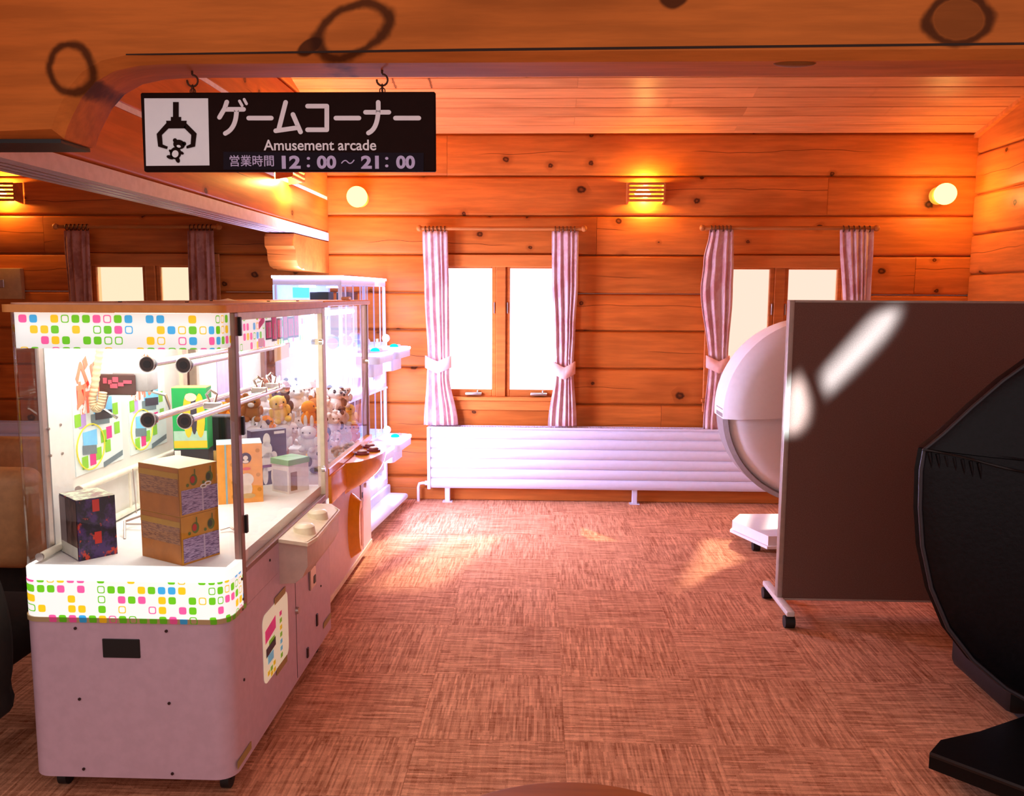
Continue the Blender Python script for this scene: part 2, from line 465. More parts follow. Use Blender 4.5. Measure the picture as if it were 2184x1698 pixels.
def rounded(x0, x1, z0, z1, r, n=5):
    pts = []
    for cx, cz, a0 in ((x1-r, z1-r, 0), (x0+r, z1-r, 90), (x0+r, z0+r, 180), (x1-r, z0+r, 270)):
        for i in range(n+1):
            a = R(a0+90*i/n); pts.append((cx+r*math.cos(a), cz+r*math.sin(a)))
    return pts

# ------------------------------------------------------------------ floor
WALL_Y, WALL_XR, HDR_X = 6.13, 2.97, -1.53
floor = empty('floor', 'reddish brown carpet of square tiles with stripes turned alternately', kind='structure')
MB().box(-5.2, 3.2, -.6, 6.4, -.06, -.008).build('floor_base', GROUT, floor)
tm = MB().bbox(-.2498, .2498, -.2498, .2498, -.008, 0, .0006, 1).build('carpet_tile', CARPET, floor)
first = True
for i in range(-10, 6):
    for j in range(-5, 8):
        x, y = .0865+.5*i+.25, 2.72+.5*j+.25
        if y < .2 or (abs(x) > 1.0+y*.75): continue
        o = tm if first else tm.copy()
        if not first: col.objects.link(o)
        first = False
        o.parent = floor; o.location = (x, y, 0)
        o.rotation_euler.z = math.pi/2 if (i+j) % 2 == 0 else 0.0

# ------------------------------------------------------------------ log walls
def log(parent, length, z0, z1, thick, mat=WOOD_LOG, rb=.022, name='log'):
    """local: x along, front face at y=0, body towards +y; origin mid-height"""
    h = (z1-z0)/2-.0004; n = 4; rd, g = rb*1.3, .0025
    prof = [(thick, -h), (rd, -h), (rd, -h+g)]
    for i in range(1, n+1):
        a = R(90*i/n); prof.append((rd*(1-math.sin(a)), -h+g+rb*.8*(1-math.cos(a))))
    for i in range(n):
        a = R(90*i/n); prof.append((rd*(1-math.cos(a)), h-g-rb*.8*(1-math.sin(a))))
    prof += [(rd, h-g), (rd, h), (thick, h)]
    mb = MB().prism([(0, y, z) for y, z in prof], (length, 0, 0))
    mb.v = [(x-length/2, y, z) for x, y, z in mb.v]
    return mb.build(name, mat, parent, smooth=35)

SEAMS = [-.11, .17, .44, .711, .972, 1.241, 1.505, 1.775, 2.047, 2.32, 2.61]
WIN = [(-.30, 1), (1.67, 2), (-2.84, 3)]           # window centres
WHALF, WZ0, WZ1 = .50, .711, 1.775
wall_back = empty('wall_back', 'back wall of stacked orange pine logs with dark knots', kind='structure')
JOINTS = {9: [-.68, ], 8: [1.97, -2.55], 7: [.375, -3.6], 2: [.86], 5: [-1.9], 3: [-2.2, 2.5], 6: [2.6]}
for k in range(len(SEAMS)-1):
    z0, z1 = SEAMS[k], SEAMS[k+1]
    cuts = []
    if z0 >= WZ0-.01 and z1 <= WZ1+.01:
        cuts = [(c-WHALF, c+WHALF) for c, _ in sorted(WIN)]
    edges = [-5.0]+sorted(JOINTS.get(k, []))+[3.15]
    spans = []
    for a, b in zip(edges[:-1], edges[1:]):
        seg = [(a, b)]
        for c0, c1 in cuts:
            ns = []
            for s0, s1 in seg:
                if c1 <= s0 or c0 >= s1: ns.append((s0, s1)); continue
                if c0 > s0: ns.append((s0, c0))
                if c1 < s1: ns.append((c1, s1))
            seg = ns
        spans += seg
    for a, b in spans:
        o = log(wall_back, b-a-.002, z0, z1, .17); o.location = ((a+b)/2, WALL_Y+random.uniform(-.003, .003), (z0+z1)/2)
baseb = tag(MB().bbox(-5, 2.97, WALL_Y-.022, WALL_Y-.001, .002, .088, .005).build('baseboard_back', WOOD_FRAME), 'low reddish wood skirting board under the back wall logs', kind='structure')

wall_right = empty('wall_right', 'right side wall of stacked yellow lit pine logs', kind='structure')
RS = [-.25, .03, .30, .57, .84, 1.11, 1.38, 1.65, 1.92, 2.19, 2.47, 2.75, 3.03, 3.31, 3.6]
for z0, z1 in zip(RS[:-1], RS[1:]):
    o = log(wall_right, 4.6, z0, z1, .17); o.rotation_euler.z = -math.pi/2
    o.location = (WALL_XR, WALL_Y-.004-2.3, (z0+z1)/2)

wall_left = empty('wall_left', 'log header wall over the opening towards the side room', kind='structure')
HS = [1.925, 2.165, 2.45, 2.73, 3.01, 3.29, 3.57]
for z0, z1 in zip(HS[:-1], HS[1:]):
    o = log(wall_left, 4.4, z0, z1, .19, rb=.02); o.rotation_euler.z = math.pi/2
    o.location = (HDR_X, WALL_Y-.004-2.2, (z0+z1)/2)
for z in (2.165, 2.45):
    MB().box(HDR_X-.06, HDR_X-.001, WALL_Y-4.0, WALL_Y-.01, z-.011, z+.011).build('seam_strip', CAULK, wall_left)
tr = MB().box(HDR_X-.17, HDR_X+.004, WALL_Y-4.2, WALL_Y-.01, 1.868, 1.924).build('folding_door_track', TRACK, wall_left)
for dx in (.045, .085, .125):
    MB().box(HDR_X-dx-.006, HDR_X-dx+.006, WALL_Y-4.2, WALL_Y-.9, 1.8655, 1.868).build('track_groove', STEEL, tr)
# carved log end under the header, projecting from the back wall
prof = [(6.125, 1.86), (5.28, 1.86), (5.26, 1.84), (5.26, 1.785), (5.285, 1.77), (5.30, 1.765), (5.315, 1.70), (5.35, 1.665), (5.42, 1.65), (5.47, 1.655), (5.5, 1.645), (6.125, 1.64)]
cb = MB().prism([(HDR_X-.18, y, z) for y, z in prof], (.18, 0, 0))
cb.v = [(x-HDR_X, y-5.7, z-1.75) for x, y, z in cb.v]
cb.build('corbel_log', WOOD_LOG, wall_left, loc=(HDR_X, 5.7, 1.75))

# ceiling: planks on a slope rising towards the viewer
ceiling = empty('ceiling', 'sloping ceiling of narrow orange pine planks', kind='structure')
SL = .225; ang = math.atan(SL); PW = .133
nplk = 33
for k in range(nplk):
    yb = WALL_Y-.02-PW*k
    for a, b in (((-1.54, .2), (.2, 2.98)) if k % 2 else ((-1.54, 1.3), (1.3, 2.98))):
        mb = MB(); L = b-a-.001; wd = PW/math.cos(ang)
        mb.prism([(-L/2, -.007, 0), (-L/2, -.0035, .003), (-L/2, -.0035, .011), (-L/2, .0, .011), (-L/2, .0, .02), (-L/2, -wd, .02), (-L/2, -wd, .011), (-L/2, -wd+.0035, .011), (-L/2, -wd+.0035, .003), (-L/2, -wd+.007, 0)], (L, 0, 0))
        o = mb.build('plank', WOOD_PLANK, ceiling)
        o.location = ((a+b)/2, yb, 2.6+SL*(WALL_Y-yb)); o.rotation_euler.x = -ang
MB().prism([(-1.75, 6.45, 2.6-.32*SL+.03), (-1.75, 1.55, 2.6+4.58*SL+.03), (-1.75, 1.55, 2.6+4.58*SL+.09), (-1.75, 6.45, 2.6-.32*SL+.09)], (4.95, 0, 0)).build('roof_sun_blocker', WOOD_PLANK, ceiling)  # unseen slab added above the planks to block leaking sun
MB().box(-5.0, 3.15, WALL_Y+.02, WALL_Y+.17, 2.60, 2.64).build('wall_plate', WOOD_LOG, ceiling)
ct = MB().prism([(2.94, WALL_Y, 2.575), (2.94, WALL_Y-4, 2.575+4*SL), (2.94, WALL_Y-4, 2.6+4*SL), (2.94, WALL_Y, 2.6)], (.03, 0, 0)).build('trim_1', WOOD_FRAME)
tag(ct, 'slim wood strip where the plank ceiling meets the side wall', kind='structure')
cl = tag(MB().box(-5.2, -1.72, 1.6, 6.3, 2.64, 2.7).build('ceiling_side_room', WOOD_PLANK), 'unseen wooden ceiling added over the side room', kind='structure')  # out of view, added to keep the side room dark
wl = tag(MB().box(-5.2, -5.0, 1.6, 6.3, -.05, 2.7).build('wall_side_room', WOOD_LOG), 'unseen far wall added to the side room', kind='structure')  # out of view, added to shut light out of the side room

# ------------------------------------------------------------------ foreground beam with the arched bracket
BY0, BY1 = 2.13, 2.30
def rel(px, py, y): p = PY(px, py, y); return p.x, p.z
bk = []
for (px, py, rx, rz, an, ring) in [(150, 145, 48, 50, 0, 1), (752, 66, 84, 48, .45, 1), (1437, -8, 30, 24, 0, 0), (2045, 42, 66, 50, 0, 2), (660, 100, 30, 14, .5, 0)]:
    x, z = rel(px, py, BY0); s_ = 2.2/F_PX
    bk.append((x, z-2.2, rx*s_, rz*s_, an, ring))
WOOD_BEAM = wood('beam_wood', (214, 116, 48), (120, 54, 16), .0, knots=bk, shift=False, rough=.7)
arch_near = [rel(*p, BY0) for p in [(330, 126), (262, 136), (215, 158), (180, 188), (150, 230), (122, 285)]]
def beam_profile(y, arch):
    pts = [(2.35, 2.42), (2.35, 2.05)]
    pts += arch
    pts += [(-1.75, arch[-1][1]), (-1.75, 2.42)]
    return [(x, y, z) for x, z in pts]
arch = [(-.93, 2.05), (-1.0, 2.046), (-1.06, 2.034), (-1.11, 2.008), (-1.145, 1.972), (-1.17, 1.93), (-1.186, 1.90), (-1.196, 1.872)]
near = [(x-.02, z) for x, z in arch]
pa = beam_profile(BY0, near); pb = beam_profile(BY0+.02, arch); pc = beam_profile(BY1-.015, arch); pd = beam_profile(BY1, [(x+.0, z+.004) for x, z in arch])
mb = MB(); n = len(pa)
pa2 = [(x, y, (z+.02 if z < 2.4 and x > -1.74 else z)) for x, y, z in pa]
for ring in (pa2, pb, pc, pd): mb.v += ring
for k in range(3):
    for i in range(n): mb.f.append([k*n+i, k*n+(i+1) % n, (k+1)*n+(i+1) % n, (k+1)*n+i]); mb.mi.append(0)
mb.f.append(list(range(n))[::-1]); mb.f.append([3*n+i for i in range(n)]); mb.mi += [0, 0]
mb.v = [(x, y-2.2, z-2.2) for x, y, z in mb.v]
bmx = bmesh.new(); me_ = bpy.data.meshes.new('tmp'); me_.from_pydata(mb.v, [], mb.f); bmx.from_mesh(me_); bmesh.ops.recalc_face_normals(bmx, faces=bmx.faces[:])
mb2 = MB().bm(bmx); bmx.free()
beam = mb2.build('log_beam', WOOD_BEAM, None, smooth=30, loc=(0, 2.2, 2.2))
tag(beam, 'massive foreground log beam with big ringed knots and an arched bracket end', kind='structure')
MB().box(-1.74, -1.205, BY0+.02, BY1-.01, 1.862, 1.8715).build('bracket_painted_shade', BLACK, beam).location = (0, -2.2, -2.2)  # black sheet paints the shade on the bracket's underside
MB().prism([(-1.02, 0, 2.066), (2.34, 0, 2.086), (2.34, 0, 2.091), (-.2, 0, 2.077), (-1.02, 0, 2.069)], (0, .004, 0)).build('crack', GROUT, beam).location = (0, BY0-.0008-2.2, -2.2)
# shallow knot boss on the underside
kp = PZ(1695, 140, 2.045)
mbk = MB().ball((0, 0, 0), (.052, .02, .008), 18, 6)
mbk.build('knot', WOOD_STUB, beam, 40, loc=(kp.x, kp.y-2.2, 2.05-2.2))

# ------------------------------------------------------------------ windows
def window(cx, n, panes, label):
    wd = empty('window_%d' % n, label, kind='structure', loc=(cx, WALL_Y, 0))
    Wd = WHALF
    def bx(name, x0, x1, y0, y1, z0, z1, mat=WOOD_FRAME, r=.004, par=wd): return MB().bbox(x0, x1, y0, y1, z0, z1, r, 1).build(name, mat, par)
    bx('casing', -Wd-.02, Wd+.02, -.018, .0, 1.69, 1.776)      # head
    bx('casing', -Wd-.02, -.437, -.018, .0, .76, 1.69)
    bx('casing', .437, Wd+.02, -.018, .0, .76, 1.69)
    bx('apron', -Wd-.02, Wd+.02, -.016, .0, .664, .735)
    bx('sill', -Wd-.03, Wd+.03, -.04, .10, .735, .76)
    bx('jamb', -Wd, -.437, .0, .16, .76, 1.775); bx('jamb', .437, Wd, .0, .16, .76, 1.775); bx('jamb', -.437, .437, .0, .16, 1.71, 1.775)
    bx('mullion', -.035, .035, .01, .12, .76, 1.71)
    for sgn, pm in ((-1, panes[0]), (1, panes[1])):
        x0, x1 = (-.437, -.035) if sgn < 0 else (.035, .437)
        sash = bx('sash', x0, x0+.03, .03, .075, .76, 1.71)
        MB().bbox(x1-.03, x1, .03, .075, .76, 1.71, .004, 1).build('stile', WOOD_FRAME, sash)
        MB().bbox(x0+.03, x1-.03, .03, .075, 1.68, 1.71, .004, 1).build('rail', WOOD_FRAME, sash)
        MB().bbox(x0+.03, x1-.03, .03, .075, .76, .81, .004, 1).build('rail', WOOD_FRAME, sash)
        MB().poly([(x0+.03, .055, .81), (x1-.03, .055, .81), (x1-.03, .055, 1.68), (x0+.03, .055, 1.68)]).build('pane', pm, wd)
        xm = (x0+x1)/2
        h = MB().bbox(xm-.02, xm+.10, -.012, .03, .772, .79, .006, 2); h.cyl((xm+.07, .01, .785), (xm+.07, .01, .805), .007)
        h.build('window_handle', STEEL, wd, 40)
        xl = x1-.012 if sgn < 0 else x0+.012
        MB().bbox(xl-.004, xl+.004, .018, .03, 1.36, 1.44, .002, 1).build('latch', STEEL, wd)
window(-.30, 1, (PANE, PANE), 'bright white two pane casement window in pine frame above the radiator')
window(1.67, 2, (PANE_WARM, PANE_WARM), 'cream glowing two pane window partly hidden by the partition')
window(-2.84, 3, (PANE_CREAM, PANE_CREAM), 'cream two pane window of the side room behind the crane machine')

# ------------------------------------------------------------------ curtains
def curtain(name, rows, label, mat=CURT, tie=None, pleats=6, y0=6.035):
    """rows: list of (py, pxl, pxr) outline; gathered with pleats"""
    root = empty(name, label, 'curtain', 'window curtains', loc=PY((rows[-1][1]+rows[-1][2])/2, rows[-1][0], y0))
    org = root.location
    NV, NU = 44, 66; grid = []
    for i in range(NV+1):
        t = i/NV; py = rows[0][0]+(rows[-1][0]-rows[0][0])*t
        for a, b in zip(rows[:-1], rows[1:]):
            if a[0] <= py <= b[0]+1e-6:
                f = (py-a[0])/(b[0]-a[0]); f = f*f*(3-2*f)
                pl, pr = a[1]+(b[1]-a[1])*f, a[2]+(b[2]-a[2])*f; break
        amp = .0115*(.45+.55*min(1, t*3))
        if tie: amp *= .55+.45*min(1, abs(py-tie)/70)
        row = []
        for j in range(NU+1):
            u = j/NU
            ph = 2*math.pi*(pleats-1)*(u+.035*math.sin(9*u+pleats)+.02*math.sin(17*u))+.7*math.sin(3*t+5*u)
            uu = u+.25/pleats/2*math.sin(2*ph)*.5
            p = PY(pl+(pr-pl)*max(0, min(1, uu)), py, y0)
            row.append(Vector((p.x, p.y+amp*math.sin(ph)-.012*math.sin(math.pi*u), p.z))-org)
        grid.append(row)
    c = MB().grid(grid).build('cloth', mat, root, 60)
    sm = c.modifiers.new('thickness', 'SOLIDIFY'); sm.thickness = .004
    if tie:
        for a, b in zip(rows[:-1], rows[1:]):
            if a[0] <= tie <= b[0]:
                f = (tie-a[0])/(b[0]-a[0]); pl, pr = a[1]+(b[1]-a[1])*f, a[2]+(b[2]-a[2])*f
        band = []
        for k in range(25):
            a = math.pi*2*k/24
            for_z = []
            px = (pl+pr)/2+((pr-pl)/2+4)*math.cos(a)
            dip = 10*math.cos(a)*(1 if name else 1)
            col_ = []
            for dz in (-13, 13):
                p = PY(px, tie+dz+abs(math.cos(a))*-12+8, y0)
                col_.append(Vector((p.x, p.y-.038*math.sin(a), p.z))-org)
            band.append(col_)
        bnd = MB().grid(band).build('tieback', TIE, root, 60)
        s2 = bnd.modifiers.new('thickness', 'SOLIDIFY'); s2.thickness = .004
    return root
curtain('curtain', [(493, 901, 955), (620, 905, 957), (770, 912, 958), (800, 910, 957), (906, 904, 976)], 'pink tied curtain on the machine side of the white window', tie=775)
curtain('curtain', [(493, 1177, 1234), (600, 1177, 1232), (700, 1182, 1226), (785, 1184, 1222), (908, 1169, 1229)], 'pink tied curtain on the partition side of the white window', tie=788)
curtain('curtain', [(490, 1513, 1564), (560, 1500, 1564), (620, 1494, 1562), (770, 1511, 1552), (915, 1499, 1543)], 'pink tied curtain in front of the round white pod', tie=775, pleats=5)
curtain('curtain', [(490, 1791, 1863), (660, 1800, 1855), (905, 1808, 1850)], 'pink hanging curtain above the grey partition top', pleats=7)
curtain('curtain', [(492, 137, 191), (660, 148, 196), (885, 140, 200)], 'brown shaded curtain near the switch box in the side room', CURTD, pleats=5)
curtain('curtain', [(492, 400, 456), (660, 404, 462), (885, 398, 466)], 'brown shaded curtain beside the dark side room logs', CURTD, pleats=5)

def rod(pl, pr, py, label, groups):
    a, b = PY(pl, py, 6.035), PY(pr, py, 6.035); z = a.z
    root = empty('curtain_rod', label, 'curtain rod', 'wooden curtain rods', loc=((a.x+b.x)/2, 6.035, z))
    L = (b.x-a.x)/2
    MB().cyl((-L, 0, 0), (L, 0, 0), .0135, n=12).build('rod', WOOD_ROD, root, 40)
    for sg in (-1, 1):
        MB().ball((sg*(L+.012), 0, 0), .022, 12, 8).build('finial', WOOD_ROD, root, 60)
        MB().bbox(sg*(L-.03)-.012, sg*(L-.03)+.012, 0.012, .094, -.012, .012, .004, 1).build('bracket', WOOD_ROD, root)
    for g0, g1 in groups:
        for k in range(6):
            px = g0+(g1-g0)*(k+.5)/6; x = PY(px, py, 6.035).x-(a.x+b.x)/2
            ring = MB().tube([(x, .021*math.cos(t), .021*math.sin(t)-.006) for t in [2*math.pi*i/14 for i in range(14)]], .0035, 6, True)
            ring.cyl((x, 0, -.027), (x, 0, -.046), .003, n=6)
            ring.build('ring', IRON, root, 40)
rod(898, 1242, 487, 'wooden curtain rod above the white window', [(903, 953), (1180, 1230)])
rod(1502, 1866, 486, 'wooden curtain rod above the cream window by the partition', [(1513, 1562), (1793, 1860)])
rod(122, 463, 483, 'wooden curtain rod in the dark side room', [(138, 190), (402, 455)])

# ------------------------------------------------------------------ radiators
def radiator(x0, x1, label, y1=6.095, zt=.556, zb=.106):
    y0 = y1-.085
    root = empty('radiator', label, 'radiator', loc=((x0+x1)/2, y1, 0)); L = (x1-x0)/2
    nr = 6; zz = [zb+(zt-.012-zb)*i/nr for i in range(nr+1)]
    for a, b in zip(zz[:-1], zz[1:]):
        pr = [(-L, 0-.02, a+.002)]
        for i in range(7):
            t = i/6; pr.append((-L, -.072-.013*math.sin(math.pi*t)**.6, a+.002+(b-a-.004)*t))
        pr.append((-L, -.02, b-.002))
        MB().prism(pr, (2*L, 0, 0)).build('fin', RAD, root, 50)
    MB().box(-L, L, -.066, -.01, zb+.004, zt-.02).build('core', RAD, root)
    for sg in (-1, 1): MB().bbox(sg*L-.012, sg*L+.012, -.09, 0, zb-.006, zt-.004, .004, 2).build('end_cap', RAD, root, 40)
    g = MB().box(-L, L, -.085, -.079, zt-.014, zt); g.box(-L, L, -.006, 0, zt-.014, zt)
    nn = int(2*L/.02)
    for k in range(nn): g.box(-L+.02*k+.004, -L+.02*k+.012, -.079, -.006, zt-.01, zt-.004)
    g.build('top_grille', RAD, root)
    for xl in (-L+.13, 0, L-.13) if L < .9 else (-L+.13, -L+1.48, L-.13):
        MB().bbox(xl-.018, xl+.018, -.06, -.02, .004, zb+.01, .003, 1).box(xl-.035, xl+.035, -.07, -.01, 0, .006).build('foot', RAD, root)
    v = MB().tube([(-L-.01, -.045, zb+.03), (-L-.05, -.045, zb+.03), (-L-.075, -.045, zb+.025), (-L-.082, -.045, zb), (-L-.082, -.045, 0)], .011, 10)
    v.cyl((-L-.012, -.045, zb+.03), (-L-.034, -.045, zb+.03), .017)
    v.build('valve_pipe', LEGW, root, 50)
    return root
ra = PY(914, 905, 6.01)
radiator(ra.x, 2.45, 'long white ribbed radiator under the two right windows')
radiator(-4.6, -2.2, 'white ribbed radiator under the side room window')

# ------------------------------------------------------------------ wall lamps
def globe(px, py, label, en=6):
    p = PY(px, py, WALL_Y-.11)
    root = empty('wall_lamp', label, 'lamp', 'round wall lamps', loc=(p.x, WALL_Y-.003, p.z))
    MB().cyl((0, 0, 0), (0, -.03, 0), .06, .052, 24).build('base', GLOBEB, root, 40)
    MB().cyl((0, -.03, 0), (0, -.055, 0), .03, n=16).build('socket', CREAMPL, root, 40)
    MB().ball((0, -.115, 0), .072, 24, 16).build('globe', GLOBE, root, 60)
    lamp('globe_lamp_light', 'POINT', (p.x, WALL_Y-.24, p.z), en, (1, .56, .15), .08)
globe(762, 420, 'glowing round wall lamp above the machines')
globe(2015, 414, 'glowing round wall lamp in the log wall corner', 10)

def sconce(loc, rz, label, light=True, e=8):
    root = empty('wall_sconce', label, 'lamp', 'louvred wooden sconces', loc=loc, rz=rz)
    # local: wall plane y=0, projects to -y; width .26, height .125
    for sg in (-1, 1):
        MB().prism([(sg*.13, 0, -.075), (sg*.13, -.10, -.06), (sg*.13, -.10, .06), (sg*.13, 0, .075)], (-sg*.012, 0, 0)).build('side_panel', WOOD_FRAME, root)
    for k in range(5):
        z = -.056+.028*k
        MB().bbox(-.118, .118, -.10, -.088, z-.009, z+.009, .003, 1).build('slat', WOOD_FRAME, root)
    MB().ball((-.02, -.048, 0), (.06, .028, .028), 14, 8).build('bulb', BULB, root, 60)
    if light:
        mw = Matrix.Translation(loc) @ Matrix.Rotation(rz, 4, 'Z')
        lamp('sconce_light_up', 'POINT', mw @ Vector((0, -.05, .05)), e, (1, .55, .14), .02)
        lamp('sconce_light_down', 'POINT', mw @ Vector((0, -.05, -.05)), e, (1, .55, .14), .02)
pc_ = PY(1375, 413, WALL_Y)
sconce((pc_.x, WALL_Y-.004, 2.20), 0, 'louvred wooden sconce between the two curtained windows')
ps_ = PX(590, 382, HDR_X)
sconce((HDR_X+.004, 5.05, 2.215), math.pi/2, 'louvred wooden sconce on the header logs behind the sign', e=24)
sconce((-3.86, WALL_Y-.004, 2.20), 0, 'louvred wooden sconce in the dark side room')

# switch box on side room wall
p0, p1 = PY(-30, 572, WALL_Y), PY(56, 638, WALL_Y)
sw = empty('switch_box', 'tan square switch box on the side room logs', 'switch box', loc=((p0.x+p1.x)/2, WALL_Y-.003, (p0.z+p1.z)/2))
hw, hh = (p1.x-p0.x)/2, (p0.z-p1.z)/2
MB().bbox(-hw, hw, -.05, 0, -hh, hh, .008, 2).build('cover', PLASTIC_SW, sw, 40)
MB().bbox(-.02, .02, -.058, -.05, -.03, .03, .004, 1).build('switch', STEEL, sw)

# ------------------------------------------------------------------ hanging sign
SY = 2.215
a, b = PY(302, 199, SY), PY(930, 367, SY)
SX0, SX1, SZ1, SZ0 = a.x, b.x, a.z, b.z
sign = empty('hanging_sign', 'dark hanging arcade sign with claw pictogram and opening hours', 'sign', loc=((SX0+SX1)/2, SY, SZ0))
so = sign.location
def sp(px, py, dy=0.0): p = PY(px, py, SY-.008+dy); return p-so
MB().bbox(SX0-so.x, SX1-so.x, -.008, .008, 0, SZ1-SZ0, .003, 1).build('board', SIGNB, sign)
def decal(name, pts, mat, dy, parent=sign, th=.0012):
    return MB().prism([sp(x, y, -dy) for x, y in pts], (0, -th, 0)).build(name, mat, parent)
pic = decal('pictogram_panel', [(308, 210), (444, 210), (447, 353), (312, 354)], SIGNW, .0006)
def stroke(pts, wpx, mat, dy, name, par=sign, rnd=True):
    """rounded pen stroke through pixel points"""
    mb = MB(); v = [Vector((x, y)) for x, y in pts]; r = wpx/2
    for p, q in zip(v[:-1], v[1:]):
        d = (q-p).normalized(); n_ = Vector((-d.y, d.x))*r
        mb.prism([sp(*(p+n_), -dy), sp(*(q+n_), -dy), sp(*(q-n_), -dy), sp(*(p-n_), -dy)], (0, -.0012, 0))
    for k_, p in enumerate(v if rnd else v[1:-1]):
        mb.prism([sp(p.x+r*math.cos(t), p.y+r*math.sin(t), -dy-.0001-.00006*k_) for t in [2*math.pi*i/14 for i in range(14)]], (0, -.0012, 0))
    return mb.build(name, mat, par)
def arcpts(p0, p1, p2, n=8):
    return [((1-t)**2*p0[0]+2*t*(1-t)*p1[0]+t*t*p2[0], (1-t)**2*p0[1]+2*t*(1-t)*p1[1]+t*t*p2[1]) for t in [i/n for i in range(n+1)]]
K = 2184/680
def s2(x, y): return (280+x/K, 140+y/K)
S2 = lambda *ps: [s2(*p) for p in ps]
LW = 9.8
def glyph(strokes, nm='katakana'):
    g = None
    for st in strokes:
        o = stroke(st[0], st[1] if len(st) > 1 else LW, SIGNL, .0006, nm)
glyph([(S2((655, 250), (640, 295), (605, 355)),), (S2((640, 300), (770, 300)),), (arcpts(s2(722, 300), s2(722, 430), s2(645, 465)),), (S2((742, 243), (760, 275)), 6), (S2((774, 232), (790, 262)), 6)])
glyph([(S2((805, 360), (960, 360)),)])
glyph([(S2((1058, 252), (1010, 440)),), (S2((990, 447), (1145, 425)),), (S2((1108, 335), (1160, 455)),)])
glyph([(S2((1208, 278), (1340, 278), (1340, 440)),), (S2((1208, 440), (1340, 440)),)])
glyph([(S2((1402, 360), (1560, 360)),)])
glyph([(S2((1605, 320), (1765, 320)),), (arcpts(s2(1692, 252), s2(1700, 430), s2(1625, 462)),)])
glyph([(S2((1810, 360), (1970, 360)),)])
def sign_text(body, x0, x1, y0, y1, mat, bold=0.0, dy=.0012):
    c_ = sp((x0+x1)/2, (y0+y1)/2, -dy-.0006); w_ = (sp(x1, y0)-sp(x0, y0)).x; h_ = (sp(x0, y0)-sp(x0, y1)).z
    return put_text(body, .03, mat, sign, c_, fit=(w_, h_), bold=bold)
sign_text('Amusement arcade', 562, 802, 298, 321, SIGNL, .0004)
plate = decal('hours_plate', [s2(632, 590), s2(2003, 598), s2(2003, 722), s2(632, 712)], SIGNV, .0006)
sign_text('営業時間', 490, 584, 331, 355, SIGNVL, .0002, .002)
for body, x0, x1 in (('12', 601, 641), ('00', 676, 717), ('21', 770, 808), ('00', 845, 885)):
    sign_text(body, x0, x1, 332, 360, SIGNVL, .0012, .002)
for x in (658, 825):
    for y in (338, 354): stroke([(x-.5, y), (x+.5, y)], 6, SIGNVL, .002, 'colon_dot')
stroke(arcpts((729, 348), (736, 338), (742, 346), 5)+arcpts((742, 346), (748, 353), (755, 342), 5)[1:], 2.4, SIGNVL, .002, 'tilde')
# claw pictogram
CL = lambda pts, w_=10, nm='claw_mark': stroke(S2(*pts), w_, SIGNB, .0022, nm, rnd=False)
for q in ([(287, 250), (325, 250), (325, 352), (287, 352)], [(272, 352), (342, 352), (342, 380), (272, 380)], [(240, 378), (380, 378), (372, 430), (245, 430)]):
    decal('claw_mark', S2(*q), SIGNB, .0022)
decal('claw_mark', S2((240, 395), (175, 468), (185, 555), (245, 572), (250, 555), (215, 540), (210, 475), (260, 425)), SIGNB, .0022)
decal('claw_mark', S2((378, 395), (448, 465), (437, 555), (380, 568), (378, 552), (408, 538), (412, 475), (360, 425)), SIGNB, .0022)
def blob(cx, cy, rx, ry, mat, dy, nm='bear_mark', rot=0):
    pts = []
    for i in range(20):
        t = 2*math.pi*i/20; x, y = rx*math.cos(t), ry*math.sin(t)
        pts.append(s2(cx+x*math.cos(rot)-y*math.sin(rot), cy+x*math.sin(rot)+y*math.cos(rot)))
    return decal(nm, pts, mat, dy)
for a_ in [(328, 540, 40, 32, .25), (300, 512, 14, 14, 0), (362, 535, 14, 14, 0), (304, 600, 38, 42, .2), (275, 590, 20, 10, .7), (345, 598, 16, 10, .5), (268, 628, 26, 13, .3), (318, 645, 14, 22, -.4)]:
    blob(a_[0], a_[1], a_[2], a_[3], SIGNB, .0022, rot=a_[4])
blob(302, 605, 22, 25, SIGNW, .0036, rot=.2)
blob(326, 553, 14, 9, SIGNW, .0036, rot=.25)
# chains
for hx, yt in ((410, 160), (815, 158)):
    top = PY(hx, yt, SY); zt = 2.052
    x = top.x-so.x
    ch = MB()
    zb_ = SZ1-SZ0; z1 = zt-SZ0; hgt = z1-zb_
    ch.cyl((x, 0, z1), (x, 0, z1-.012), .003, n=6)
    ch.tube([(x+.014*math.sin(t), 0, z1-.026+.014*math.cos(t)) for t in [R(d_) for d_ in range(0, 300, 25)]], .0026, 6)
    ch.build('ceiling_hook', IRON, sign, 40)
    zz = z1-.038
    k = 0
    while zz-.02 > zb_-.008:
        lk = MB()
        pts = [((.006*math.cos(t)), (.012*math.sin(t))) for t in [2*math.pi*i/12 for i in range(12)]]
        lk.tube([((x+u if k % 2 else x), (0 if k % 2 else u), zz-.01+v) for u, v in pts], .0018, 5, True)
        lk.build('chain_link', IRON, sign, 40); zz -= .0185; k += 1
    MB().tube([(x+.007*math.cos(t), 0, zb_+.004+.007*math.sin(t)) for t in [2*math.pi*i/12 for i in range(12)]], .0015, 5, True).build('eyelet', IRON, sign)

